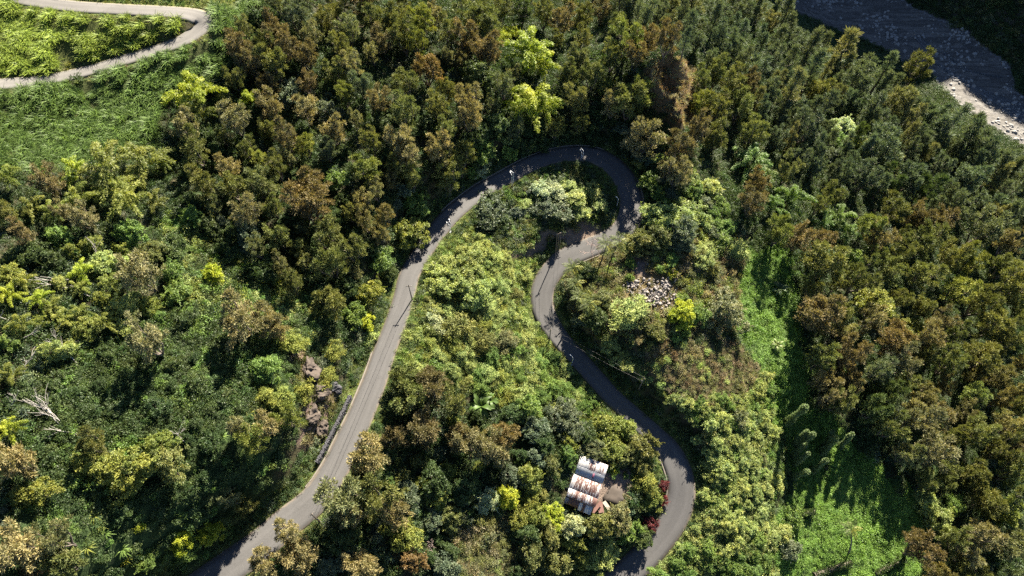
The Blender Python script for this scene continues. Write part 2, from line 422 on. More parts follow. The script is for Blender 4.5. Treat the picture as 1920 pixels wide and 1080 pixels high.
def road_mat(name, base, dust, vary):
    m, nt, o = new_mat(name); n = N(nt)
    uv = nt.nodes.new('ShaderNodeUVMap'); uv.uv_map = 'uv'
    sep = nt.nodes.new('ShaderNodeSeparateXYZ'); nt.links.new(uv.outputs[0], sep.inputs[0])
    u, v = sep.outputs[0], sep.outputs[1]
    tc = nt.nodes.new('ShaderNodeTexCoord').outputs['Object']
    mp = nt.nodes.new('ShaderNodeMapping'); mp.inputs['Scale'].default_value = (14, .12, 1); nt.links.new(uv.outputs[0], mp.inputs[0])
    streak = n.noise(1.0, 4, mp.outputs[0], .6)
    big = n.noise(.12, 5, tc, .6); fine = n.noise(7, 4, tc, .7)
    c = n.mix(n.ramp(big, [(.35, 0.), (.68, 1.)]), base, tuple(x * vary for x in base))
    c = n.mix(n.math('MULTIPLY', n.ramp(streak, [(.42, 0.), (.75, 1.)]), .5), c, tuple(x * .62 for x in base))
    # wheel tracks polished a little paler
    wt = n.math('ABSOLUTE', n.math('SUBTRACT', n.math('ABSOLUTE', n.math('SUBTRACT', u, .5)), .2))
    c = n.mix(n.math('MULTIPLY', n.ramp(wt, [(0., 1.), (.12, 0.)]), .28), c, tuple(min(1, x * 1.45) for x in base))
    ed = n.math('ABSOLUTE', n.math('SUBTRACT', u, .5))
    edn = n.math('MULTIPLY_ADD', n.noise(.9, 4, tc), .16, ed)
    c = n.mix(n.ramp(edn, [(.50, 0.), (.585, .85)]), c, dust)
    # patches of newer tar
    vo = nt.nodes.new('ShaderNodeTexVoronoi'); vo.inputs['Scale'].default_value = .22; nt.links.new(tc, vo.inputs['Vector'])
    pv = n.ramp(vo.outputs['Color'], [(.80, 0.), (.82, 1.)])
    c = n.mix(n.math('MULTIPLY', pv, .35), c, tuple(x * .6 for x in base))
    ve = nt.nodes.new('ShaderNodeTexVoronoi'); ve.feature = 'DISTANCE_TO_EDGE'; ve.inputs['Scale'].default_value = .55
    wv = nt.nodes.new('ShaderNodeVectorMath'); wv.operation = 'ADD'
    nz = nt.nodes.new('ShaderNodeTexNoise'); nz.inputs['Scale'].default_value = 1.3; nt.links.new(tc, nz.inputs['Vector'])
    nt.links.new(tc, wv.inputs[0]); nt.links.new(nz.outputs[1], wv.inputs[1]); nt.links.new(wv.outputs[0], ve.inputs['Vector'])
    c = n.mix(n.math('MULTIPLY', n.ramp(ve.outputs[0], [(0., 1.), (.018, 0.)]), .5), c, tuple(x * .45 for x in base))
    c = n.mix(.07, c, n.ramp(fine, [(.3, .0), (.7, .4)]))
    p = n.bsdf(c, .82, .35, fine, .02, .5)
    nt.links.new(p.outputs[0], o.inputs[0]); return m
M['asphalt'] = road_mat('asphalt', (.048, .0465, .0465), (.11, .088, .064), .80)
M['track'] = road_mat('pale_track', (.10, .095, .088), (.12, .11, .04), .85)

def river_mat():
    m, nt, o = new_mat('river_gravel'); n = N(nt)
    tc = nt.nodes.new('ShaderNodeTexCoord').outputs['Object']
    mp = nt.nodes.new('ShaderNodeMapping'); mp.inputs['Rotation'].default_value = (0, 0, math.radians(61)); mp.inputs['Scale'].default_value = (.016, .20, 1)
    nt.links.new(tc, mp.inputs[0])
    a = n.noise(1.0, 6, mp.outputs[0], .65); b = n.noise(.8, 6, tc, .75); f = n.noise(3.5, 4, tc, .8)
    c = n.ramp(a, [(.30, (.03, .028, .026)), (.42, (.085, .08, .072)), (.50, (.045, .042, .038)), (.58, (.125, .117, .106)), (.66, (.06, .056, .05)), (.76, (.03, .028, .026))])
    c = n.mix(n.math('MULTIPLY', n.ramp(f, [(.56, 0.), (.68, 1.)]), .8), c, (.15, .142, .13))
    c = n.mix(n.math('MULTIPLY', n.ramp(b, [(.35, 1.), (.5, 0.)]), .5), c, (.06, .06, .07))
    p = n.bsdf(c, n.ramp(a, [(.4, .55), (.6, .9)]), .25, b, .5, .8)
    nt.links.new(p.outputs[0], o.inputs[0]); return m
M['river'] = river_mat()

def water_mat():
    m, nt, o = new_mat('shallow_water'); n = N(nt)
    tc = nt.nodes.new('ShaderNodeTexCoord').outputs['Object']
    b = n.noise(1.2, 5, tc, .7)
    p = n.bsdf((.035, .04, .045), .12, .6, b, .25, .6)
    nt.links.new(p.outputs[0], o.inputs[0]); return m
M['water'] = water_mat()

def sheet_mat():
    """Corrugated iron: white zinc with rust running down the corrugations; how rusty is the sheet's own."""
    m, nt, o = new_mat('rusty_corrugated_iron'); n = N(nt)
    tc = nt.nodes.new('ShaderNodeTexCoord').outputs['Object']
    rust = n('ShaderNodeAttribute', attribute_type='OBJECT', attribute_name='rust').outputs['Fac']
    tint = n('ShaderNodeAttribute', attribute_type='OBJECT', attribute_name='paint').outputs['Color']
    rnd = nt.nodes.new('ShaderNodeObjectInfo').outputs['Random']
    ad = nt.nodes.new('ShaderNodeVectorMath'); ad.operation = 'ADD'
    cb = nt.nodes.new('ShaderNodeCombineXYZ'); nt.links.new(n.math('MULTIPLY', rnd, 90.), cb.inputs[0]); nt.links.new(n.math('MULTIPLY', rnd, 37.), cb.inputs[1])
    nt.links.new(tc, ad.inputs[0]); nt.links.new(cb.outputs[0], ad.inputs[1])
    mp = nt.nodes.new('ShaderNodeMapping'); mp.inputs['Scale'].default_value = (4.2, .45, 1); nt.links.new(ad.outputs[0], mp.inputs[0])
    a = n.noise(1.0, 4, mp.outputs[0], .6); b = n.noise(2.2, 5, ad.outputs[0], .7)
    f = n.math('ADD', n.math('MULTIPLY_ADD', a, .75, n.math('MULTIPLY', b, .35)), n.math('MULTIPLY_ADD', rust, .5, -.3))
    k = n.ramp(f, [(.52, 0.), (.60, 1.)])
    rc = n.ramp(b, [(.3, (.085, .040, .033)), (.6, (.125, .064, .050)), (.8, (.065, .036, .037))])
    c = n.mix(k, tint, rc)
    p = n.bsdf(c, .55, .4, b, .01, .3)
    nt.links.new(p.outputs[0], o.inputs[0]); return m
M['sheet'] = sheet_mat()

# ------------------------------------------------------------------ mesh helpers
def mesh_np(name, V, F, mat, lv=None, smooth_=False):
    V = np.asarray(V, np.float32); F = np.asarray(F, np.int32)
    me = bpy.data.meshes.new(name)
    k = F.shape[1]
    me.vertices.add(len(V)); me.vertices.foreach_set('co', V.ravel())
    me.loops.add(F.size); me.loops.foreach_set('vertex_index', F.ravel())
    me.polygons.add(len(F)); me.polygons.foreach_set('loop_start', np.arange(0, F.size, k, dtype=np.int32))
    if smooth_: me.polygons.foreach_set('use_smooth', np.ones(len(F), bool))
    if mat: me.materials.append(mat)
    if lv is not None:
        a = me.attributes.new('lv', 'FLOAT', 'FACE'); a.data.foreach_set('value', np.asarray(lv, np.float32))
    me.update(); me.validate()
    return me

def obj(name, me, parent=None, loc=None, label=None, kind=None):
    o = bpy.data.objects.new(name, me); COL.objects.link(o)
    if parent is not None: o.parent = parent
    if loc is not None: o.location = loc
    if label: o['label'] = label
    if kind: o['kind'] = kind
    return o

def thing(name, label, cat, loc=(0, 0, 0), rz=0., group=None, me=None, scale=None):
    o = bpy.data.objects.new(name, me); COL.objects.link(o)
    o.location = loc; o.rotation_euler = (0, 0, rz)
    if scale is not None: o.scale = scale
    if label: o['label'] = label
    o['category'] = cat
    if group: o['group'] = group
    return o

def norm(a):
    return a / np.maximum(np.linalg.norm(a, axis=-1, keepdims=True), 1e-6)

def blades(P, D, L, W, r, flat=None):
    """One leaf-shaped quad per row: base P, direction D, length L, width W. FLAT: preferred leaf normal."""
    n = len(P)
    D = norm(D)
    R = r.normal(size=(n, 3)) if flat is None else flat + r.normal(size=(n, 3)) * .36
    side_ = norm(np.cross(D, R))
    L = np.broadcast_to(L, n)[:, None]; W = np.broadcast_to(W, n)[:, None]
    V = np.stack([P, P + D * L * .5 + side_ * W * .5, P + D * L, P + D * L * .5 - side_ * W * .5], 1).reshape(-1, 3)
    F = np.arange(4 * n).reshape(n, 4)
    return V, F

def tube(path, radii, k=5):
    P = np.asarray(path, float); n = len(P)
    T = norm(np.gradient(P, axis=0))
    up = np.array([.13, .97, .2])
    A = norm(np.cross(T, up)); B = np.cross(T, A)
    an = np.linspace(0, 2 * math.pi, k, endpoint=False)
    V = (P[:, None] + (A[:, None] * np.cos(an)[None, :, None] + B[:, None] * np.sin(an)[None, :, None]) * np.asarray(radii, float)[:, None, None]).reshape(-1, 3)
    F = []
    for i in range(n - 1):
        for j in range(k):
            F.append((i * k + j, i * k + (j + 1) % k, (i + 1) * k + (j + 1) % k, (i + 1) * k + j))
    return V, np.array(F)

class MB:
    def __init__(s): s.V = []; s.F = []; s.L = []; s.n = 0
    def add(s, V, F, lv=None):
        s.V.append(np.asarray(V, float)); s.F.append(np.asarray(F) + s.n); s.n += len(V)
        s.L.append(np.full(len(F), .5) if lv is None else np.broadcast_to(lv, len(F)))
    def mesh(s, name, mat, lv=False, smooth_=False):
        return mesh_np(name, np.vstack(s.V), np.vstack(s.F), mat, np.concatenate(s.L) if lv else None, smooth_)
    def box(s, c, d, R=None):
        c = np.asarray(c, float); d = np.asarray(d, float) / 2
        q = np.array([(i, j, k) for i in (-1, 1) for j in (-1, 1) for k in (-1, 1)]) * d
        if R is not None: q = q @ np.asarray(R).T
        s.add(q + c, [(0, 1, 3, 2), (4, 6, 7, 5), (0, 4, 5, 1), (2, 3, 7, 6), (0, 2, 6, 4), (1, 5, 7, 3)])

# ------------------------------------------------------------------ ground
zn = zone_of(fx, fy, fz)
gc = np.array([GCOL[z or None] for z in zn], float)
steep = dist_b > 0
gc[steep & (zn == '')] = (.045, .042, .032)
near = (rd - hw < 3.0)
gc[near & (np.isin(zn, ['', 'ivy', 'middle', 'pale_scrub', 'lens', 'knoll']))] = (.055, .065, .02)
nx, ny = len(gx), len(gy)
idx = np.arange(nx * ny).reshape(ny, nx)
F = np.stack([idx[:-1, :-1], idx[:-1, 1:], idx[1:, 1:], idx[1:, :-1]], -1).reshape(-1, 4)
# leave the riverbed to its own sheet
rv = (zn == 'riverbed')
gm = mesh_np('ground', np.stack([fx, fy, fz], 1), F, M['ground'], None, True)
ga = gm.attributes.new('gcol', 'FLOAT_COLOR', 'POINT')
ga.data.foreach_set('color', np.concatenate([gc, np.ones((len(gc), 1))], 1).astype(np.float32).ravel())
obj('ground', gm, kind='structure')
rf = F[rv[F].all(1)]
used, inv = np.unique(rf.ravel(), return_inverse=True)
obj('riverbed', mesh_np('riverbed', np.stack([fx[used], fy[used], fz[used] + .06], 1), inv.reshape(-1, 4), M['river'], None, True), kind='structure')

def ribbon(name, line, s, mat, dz, skirt=.6, w0=None, cols=6):
    T = norm(np.gradient(line[:, :2], axis=0)); Nn = np.stack([-T[:, 1], T[:, 0]], 1)
    us = np.linspace(0, 1, cols + 1)
    rows = []; UV = []
    for u in us:
        off = (u - .5) * line[:, 3]
        crown = .05 * (1 - (2 * u - 1) ** 2)
        rows.append(np.stack([line[:, 0] + Nn[:, 0] * off, line[:, 1] + Nn[:, 1] * off, line[:, 2] + dz + crown], 1))
        UV.append(np.stack([np.full(len(s), u), s], 1))
    lo0 = rows[0] - (0, 0, skirt); lo1 = rows[-1] - (0, 0, skirt)
    rows = [lo0] + rows + [lo1]; UV = [UV[0]] + UV + [UV[-1]]
    V = np.stack(rows, 1); UV = np.stack(UV, 1)
    n, c = V.shape[:2]
    ii = np.arange(n * c).reshape(n, c)
    Fq = np.stack([ii[:-1, :-1], ii[1:, :-1], ii[1:, 1:], ii[:-1, 1:]], -1).reshape(-1, 4)[:, ::-1]
    me = mesh_np(name, V.reshape(-1, 3), Fq, mat, None, True)
    ul = me.uv_layers.new(name='uv')
    lp = np.empty(len(me.loops), np.int32); me.loops.foreach_get('vertex_index', lp)
    ul.data.foreach_set('uv', UV.reshape(-1, 2)[lp].astype(np.float32).ravel())
    return obj(name, me, kind='structure'), Nn
_, ROADN = ribbon('road', ROAD, ROAD_S, M['asphalt'], .02)
ribbon('farm_track', TRACK, TRACK_S, M['track'], .03)

# concrete kerb along the outer (uphill) edge and short runs on the inner edge
def kerb(name, i0, i1, sgn):
    mb = MB()
    L = ROAD[i0:i1]; Nn = ROADN[i0:i1]
    n = len(L)
    jit = 1 + .25 * (vnoise(np.arange(n) * .21, np.zeros(n), 12) - .5)
    prof = [(.0, -.3), (.0, .10), (.28, .12), (.30, -.4)]
    V = np.stack([np.stack([L[:, 0] + sgn * Nn[:, 0] * (L[:, 3] / 2 + .01 + o * jit), L[:, 1] + sgn * Nn[:, 1] * (L[:, 3] / 2 + .01 + o * jit), L[:, 2] + h * jit], 1) for o, h in prof], 1)
    ii = np.arange(n * 4).reshape(n, 4)
    mb.add(V.reshape(-1, 3), np.stack([ii[:-1, :-1], ii[1:, :-1], ii[1:, 1:], ii[:-1, 1:]], -1).reshape(-1, 4))
    obj(name, mb.mesh(name, M['kerb']), kind='structure')
def ridx(px, py):
    x, y, _, _ = hit([px], [py]); return int(((ROAD[:, 0] - x) ** 2 + (ROAD[:, 1] - y) ** 2).argmin())
# +1 is left of the travel direction (start at the lower left, up to the hairpin)
kerb('kerb', ridx(590, 930), ridx(722, 656), 1)
kerb('kerb', ridx(843, 405), ridx(1130, 298), 1)
kerb('kerb', ridx(1168, 345), ridx(1140, 449), 1)
kerb('kerb', ridx(1116, 460), ridx(1060, 484), 1)
kerb('kerb', ridx(1255, 850), ridx(1270, 960), -1)
# ------------------------------------------------------------------ plant prototypes
def puff(mb, c, d, n, rad, L, W, r, lo=0., hi=1., up=.35, flat=None, base=None):
    """A spray of leaves round C that mostly point along D."""
    o = norm(r.normal(size=(n, 3)))
    P = c + o * (r.random((n, 1)) ** .5) * rad * np.array([1.1, 1.1, .85])
    D = d * .55 + np.array([0, 0, up * .7]) + o * .7 + r.normal(size=(n, 3)) * .5
    if flat is None: flat = norm(o + d * .5 + np.array([0, 0, .45]))
    b = (.5 if base is None else base)
    lv = np.clip(b + r.normal(size=n) * .2, lo, hi)
    V, F = blades(P, D, L * r.uniform(.65, 1.3, n), W * r.uniform(.7, 1.3, n), r, flat)
    mb.add(V, F, lv)

def feathery(seed, R, H, leaders, nb, clear=.22, droop=0., conic=.5, per=30, L=.6, W=.17):
    """Ironwood: plume-like leaders with upswept side branches ending in needle sprays. Returns trunk mesh, crown mesh."""
    r = np.random.default_rng(seed)
    tr, cr = MB(), MB()
    for j in range(leaders):
        a = j * 2 * math.pi / max(1, leaders) + r.uniform(-.5, .5)
        rr = 0 if leaders == 1 else R * r.uniform(.28, .52)
        h = H * (1 if j == 0 else r.uniform(.72, .97))
        top = np.array([math.cos(a) * rr, math.sin(a) * rr, h])
        fork = np.array([top[0] * .12, top[1] * .12, H * .12])
        ts = np.linspace(0, 1, 7)[:, None]
        ax = fork * (1 - ts) + top * ts + np.array([top[0], top[1], 0]) * .35 * np.sin(ts * math.pi)
        ax += r.normal(size=ax.shape) * .12 * (ts > 0)
        tr.add(*tube(np.vstack([[[0, 0, -.6]], ax]), np.concatenate([[.30], .24 * (1 - ts[:, 0] * .9)]) * (1.2 if leaders == 1 else 1) * H / 12, 6))
        for b in range(nb):
            t = clear + (1 - clear) * (b + r.uniform(0, .9)) / nb
            p0 = np.array([np.interp(t, ts[:, 0], ax[:, k]) for k in range(3)])
            an = b * 2.4 + r.uniform(-.5, .5)
            own = R * (1.0 if leaders == 1 else .66) * ((1 - t) ** conic * .85 + .14) * r.uniform(.65, 1.2)
            d = norm(np.array([math.cos(an), math.sin(an), .25 + .7 * t - droop]))
            p1 = p0 + d * own
            mid = (p0 + p1) / 2 - np.array([0, 0, own * .06])
            tr.add(*tube([p0, mid, p1], [.07, .05, .02], 3))
            tone = np.clip(.5 + r.normal() * .2, .1, .9)
            ns = max(2, int(own / .95))
            for q in range(ns):
                f = .30 + .74 * (q + .5) / ns
                c = p0 * (1 - f) + p1 * f + r.normal(size=3) * .25
                pr = r.uniform(.38, .75)
                puff(cr, c, d, int(per * 4 * pr * r.uniform(.8, 1.2)), pr, L, W, r, up=.5 - droop, base=tone)
        puff(cr, top, np.array([0, 0, 1.]), per * 3, .5, L, W, r, up=.6)
    return tr.mesh('ironwood_trunk', M['bark']), cr.mesh('ironwood_crown', M['needle'], True)

def leafy(seed, R, H, nclump, per, leaf=.38, low=.25, mat='leaf', trunk_h=None, rad=.55, elong=1.7, name='broadleaf', ndome=6):
    """Broad-leaved crown: several uneven sub-crowns of leaf clusters on their own boughs, with sprigs standing out."""
    r = np.random.default_rng(seed)
    tr, cr = MB(), MB()
    th = H * .35 if trunk_h is None else trunk_h
    tr.add(*tube([(0, 0, -.5), (.05, 0, th * .5), (0, .05, th)], [.09 * H ** .7, .07 * H ** .7, .05 * H ** .7], 6))
    ar = np.array([r.uniform(.75, 1.2), r.uniform(.75, 1.2)])
    domes = []
    for j in range(ndome):
        a = j * 2 * math.pi / (ndome - 1) + r.uniform(-.6, .6)
        q = 0 if j == 0 else R * r.uniform(.42, .78)
        dr = R * (r.uniform(.48, .62) if j == 0 else r.uniform(.26, .52))
        zc = H * (r.uniform(.52, .66) if j == 0 else r.uniform(.22, .55))
        domes.append((np.array([math.cos(a) * q * ar[0], math.sin(a) * q * ar[1], zc]), dr, min(H * .42, dr * r.uniform(.7, 1.1))))
    wts = np.array([d[1] ** 2 for d in domes]); wts /= wts.sum()
    for i in range(nclump):
        c0, dr, dz = domes[r.choice(ndome, p=wts)]
        d = norm(r.normal(size=3) + np.array([0, 0, .45])); 
        if d[2] < -low: d[2] = abs(d[2]) * .3
        c = c0 + d * np.array([dr, dr, dz]) * r.uniform(.7, 1.12)
        c[2] = max(c[2], .15)
        if r.random() < .45:
            tr.add(*tube([(0, 0, th), c0 * .6 + np.array([0, 0, th * .3]), c], [.05, .035, .015], 3))
        tone = np.clip(.5 + r.normal() * .24, .05, .98)
        n = int(per * r.uniform(.55, 1.4))
        rr = rad * r.uniform(.55, 1.35)
        o = norm(r.normal(size=(n, 3)) + d * .9) * (r.random((n, 1)) ** .45)
        P = c + o * rr * np.array([1.15, 1.15, .8])
        D = norm(o * .8 + r.normal(size=(n, 3)) * .6 - np.array([0, 0, .15]))
        V, F = blades(P, D, leaf * r.uniform(.7, 1.3, n), leaf / elong * r.uniform(.8, 1.2, n), r, norm(o + d * .5 + np.array([0, 0, .5])))
        cr.add(V, F, np.clip(tone + r.normal(size=n) * .14, 0, 1))
        if r.random() < .22:      # a sprig that stands out of the outline
            m = int(per * .35); s_ = norm(d + r.normal(size=3) * .4 + np.array([0, 0, .4])); u = r.random((m, 1))
            P = c + s_ * u * rr * 2.6 + r.normal(size=(m, 3)) * .12 * (1.2 - u)
            V, F = blades(P, s_ * .6 + r.normal(size=(m, 3)) * .6, leaf * r.uniform(.6, 1.1, m), leaf / elong * .9, r, norm(r.normal(size=(m, 3)) + np.array([0, 0, .8])))
            cr.add(V, F, np.clip(tone + .1 + r.normal(size=m) * .14, 0, 1))
    return tr.mesh(name + '_trunk', M['bark']), cr.mesh(name + '_crown', M[mat], True)

def bamboo(seed, R, H, nc, per=230):
    """Arching culms that end in drooping plumes of leaves. Returns culm mesh, foliage mesh."""
    r = np.random.default_rng(seed)
    cu, lf = MB(), MB()
    for i in range(nc):
        a = i * 2.4 + r.uniform(-.4, .4)
        reach = R * math.sqrt((i + .6) / nc) * r.uniform(.8, 1.1)
        h = H * r.uniform(.62, 1.08) * (1.1 - .35 * reach / R)
        t = np.linspace(0, 1, 9)
        out = reach * (t ** 2.2)
        zz = h * np.sin(np.clip(t * 1.18, 0, 1.18) * math.pi / 2 * .98) / 1.0
        zz = np.where(t > .8, zz - (t - .8) * reach * .9, zz)
        b0 = np.array([math.cos(a), math.sin(a)]) * .35 * r.uniform(.2, 1)
        P = np.stack([b0[0] + math.cos(a) * out, b0[1] + math.sin(a) * out, zz - .3], 1)
        cu.add(*tube(P, np.linspace(.07, .012, 9), 4))
        tone = np.clip(.5 + r.normal() * .2, .1, .95)
        n = per
        u = .44 + .60 * r.random(n) ** .8
        C = np.stack([np.interp(u, t, P[:, k]) for k in range(3)], 1)
        wd = .72 * np.sin(np.clip((u - .38) / .68, 0, 1) * math.pi) ** .7 + .10
        o = norm(r.normal(size=(n, 3))) * (r.random((n, 1)) ** .5) * .95
        C = C + o * wd[:, None] * np.array([1, 1, .7])
        D = o * 1.1 + np.array([math.cos(a), math.sin(a), 0]) * .45 - np.array([0, 0, .55])
        V, F = blades(C, D, .62 * r.uniform(.7, 1.3, n), .17, r, norm(o + np.array([0, 0, .5])))
        lf.add(V, F, np.clip(tone + r.normal(size=n) * .17, 0, 1))
    return cu.mesh('bamboo_culm', M['culm']), lf.mesh('bamboo_foliage', M['bamboo'], True)

def rosette(seed, n=26, L=1.5, W=.16, name='rosette_leaves', up=.9):
    r = np.random.default_rng(seed); mb = MB()
    for i in range(n):
        a = i * 2.4 + r.uniform(-.2, .2); el = up * (1 - i / n) + .1
        d = np.array([math.cos(a) * math.cos(el), math.sin(a) * math.cos(el), math.sin(el)])
        s_ = np.array([-math.sin(a), math.cos(a), 0])
        l = L * r.uniform(.8, 1.15)
        pts_ = [np.array([0, 0, .15]) + d * l * t + np.array([0, 0, -l * .55 * t * t]) for t in (0, .4, .75, 1)]
        ws = [W * .5, W, W * .7, .02]
        V = []
        for p, w_ in zip(pts_, ws): V += [p - s_ * w_ / 2, p + s_ * w_ / 2]
        mb.add(V, [(0, 1, 3, 2), (2, 3, 5, 4), (4, 5, 7, 6)], np.clip(.5 + r.normal() * .2, 0, 1))
    return mb.mesh(name, M['blade'], True)

def low_clump(seed, R, H, n, leaf, elong=1.8, mat='leaf'):
    """A piece of undergrowth: leaves heaped on low uneven mounds."""
    r = np.random.default_rng(seed); mb = MB()
    nm = 9
    cx = r.normal(size=(nm, 2)) * R * .45; ch = r.uniform(.4, 1, nm) * H; cr_ = r.uniform(.3, .6, nm) * R
    k = r.integers(0, nm, n)
    o = norm(r.normal(size=(n, 3)) + np.array([0, 0, .7]))
    P = np.stack([cx[k, 0], cx[k, 1], ch[k] * .35], 1) + o * np.stack([cr_[k], cr_[k], ch[k] * .65], 1) * r.uniform(.75, 1.08, (n, 1))
    P[:, 2] = np.maximum(P[:, 2], .02)
    D = norm(o * .6 + r.normal(size=(n, 3)) * .6)
    tone = np.clip(.5 + r.normal(size=nm) * .22, .05, .95)
    V, F = blades(P, D, leaf * r.uniform(.7, 1.4, n), leaf / elong * r.uniform(.8, 1.2, n), r, o + np.array([0, 0, .5]))
    mb.add(V, F, np.clip(tone[k] + r.normal(size=n) * .17, 0, 1))
    return mb.mesh('undergrowth_clump', M[mat], True)

def grass_clump(seed, R, n, L, W, lean=.5, seg=2, bend=.5):
    r = np.random.default_rng(seed); mb = MB()
    P = np.concatenate([r.normal(size=(n, 2)) * R * .5, np.zeros((n, 1))], 1)
    a = r.uniform(0, 2 * math.pi, n); el = r.uniform(lean * .2, lean, n)
    D = np.stack([np.cos(a) * el, np.sin(a) * el, np.ones(n)], 1); D = norm(D)
    s_ = np.stack([-np.sin(a), np.cos(a), np.zeros(n)], 1)
    l = (L * r.uniform(.6, 1.25, n))[:, None]; w_ = (W * r.uniform(.7, 1.3, n))[:, None]
    m1 = P + D * l * .55
    m2 = P + D * l * .95 + np.stack([np.cos(a), np.sin(a), -np.ones(n) * .6], 1) * l * bend * .45
    V = np.stack([P - s_ * w_ * .35, P + s_ * w_ * .35, m1 + s_ * w_ * .5, m1 - s_ * w_ * .5, m2 + s_ * w_ * .06, m2 - s_ * w_ * .06], 1).reshape(-1, 3)
    b = np.arange(n)[:, None] * 6
    F = np.concatenate([b + np.array([[0, 1, 2, 3]]), b + np.array([[3, 2, 4, 5]])], 0)
    lv = np.clip(.5 + r.normal(size=n) * .22, 0, 1)
    mb.add(V, F, np.concatenate([lv, lv]))
    return mb.mesh('grass_clump', M['blade'], True)

IRON = [feathery(100 + i, 5.2, 11 + (i % 3), [4, 3, 5, 4, 3, 4, 5, 3][i], [10, 12, 8, 11, 11, 9, 8, 13][i], per=30) for i in range(8)]
CONE = [feathery(200 + i, [3.4, 2.8, 3.9, 3.2, 3.6, 3.0, 4.0, 3.3][i], [12, 14, 10, 13, 11, 15, 12, 9][i], [1, 1, 3, 2, 3, 1, 2, 2][i], [20, 24, 9, 13, 9, 24, 12, 11][i], clear=.1, conic=.62, per=24, L=.8, W=.15, droop=-.3) for i in range(8)]
BROAD = [leafy(300 + i, 3.7, 5.6, 90, 95, .36, rad=.62, name='broadleaf', ndome=6 + i % 4) for i in range(7)]
DENSE = [leafy(340 + i, 3.7, 6.0, 120, 90, .30, rad=.52, name='dense_tree', ndome=8 + i) for i in range(4)]
SHRUB = [leafy(400 + i, 2.1, 2.3, 54, 66, .26, low=.05, trunk_h=.5, rad=.45, name='shrub', ndome=5 + i % 4) for i in range(8)]
FINE = [leafy(430 + i, 2.1, 2.5, 52, 76, .34, low=.05, trunk_h=.5, rad=.46, mat='needle', elong=3.4, name='feathery_shrub', ndome=5 + i % 4) for i in range(6)]
BAMB = [bamboo(500 + i, 7.2, 10.5, [12, 14, 11, 13, 15][i], 420) for i in range(5)]
ROS = [rosette(600 + i) for i in range(3)]

# ------------------------------------------------------------------ plants one by one
TINT = dict(O=(.122, .132, .046), Y=(.165, .185, .046), B=(.142, .108, .060), T=(.205, .180, .102), G=(.092, .118, .078), D=(.056, .082, .030), R=(.160, .108, .050),
            P=(.235, .275, .100), g=(.112, .172, .046), y=(.255, .295, .034), W=(.31, .345, .21), k=(.044, .070, .026), M=(.10, .022, .026), A=(.135, .140, .072))
CNAME = dict(O='olive', Y='yellow-olive', B='rust-brown', T='tan', G='grey-green', D='dark green', R='orange-brown', P='pale straw-green', g='bright green', y='bright yellow-green', W='silvery white-green', k='deep green', M='dark red-leaved', A='dull khaki')
LM = [('the hairpin bend', 1090, 285), ('the dirt pull-off', 1085, 440), ('the rubble heap', 1220, 550), ('the roadside palms', 1085, 540), ('the tin-roofed house', 1100, 905), ('the bend beside the house', 1290, 915),
 ('the stone retaining wall', 640, 790), ('the cut rock bank', 590, 720), ('the bare earth bluff', 1255, 175), ('the farm track bend', 385, 45), ('the lower cane field', 200, 230), ('the dry brown grass', 1310, 705), ('the vine-covered poles', 1530, 850),
 ('the sunlit vine slope', 1570, 1000), ('the riverbed', 1720, 130), ('the sunlit river edge', 1880, 250), ('the yellow bamboo grove', 230, 345), ('the bright bamboo above the hairpin', 995, 150), ('the green bamboo', 1410, 310), ('the fallen white trunks', 90, 530),
 ('the bleached dead tree', 100, 790), ('the lone pale tree on the ivy slope', 285, 645), ('the straight left road', 742, 590), ('the straight right road', 1120, 710), ('the top edge of the photo', 800, -20), ('the lower left corner', 20, 1060),
 ('the right edge of the photo', 1930, 640), ('the lower right corner', 1890, 1050), ('the dry grass clearing', 920, 1030), ('the pale scrub bank', 1370, 850), ('the bottom of the left road', 500, 1010), ('the green vine strip', 1435, 600), ('the wooded island', 1050, 370),
 ('the upper cane field', 150, 60), ('the mid-left wooded slope', 600, 300), ('the upper right wooded slope', 1560, 260), ('the right wooded slope', 1700, 560), ('the open top corner of the wood', 690, 90)]
PEND = []      # things waiting for a label that singles them out
def rel_words(px, py):
    b = min(LM, key=lambda q: (q[1] - px) ** 2 + (q[2] - py) ** 2)
    dx, dy = px - b[1], py - b[2]
    d = math.hypot(dx, dy)
    a = math.degrees(math.atan2(-dy, dx)) % 360
    if d < 28: w_ = 'beside'
    else:
        w_ = ['right of', 'above and right of', 'above', 'above and left of', 'left of', 'below and left of', 'below', 'below and right of'][int((a + 22.5) // 45) % 8]
    if b[0].startswith('the top edge'): w_ = 'along'
    return w_ + ' ' + b[0], d

def size_word(wpx, base):
    q = wpx / base
    return 'large' if q > 1.25 else 'small' if q < .8 else 'mid-sized'

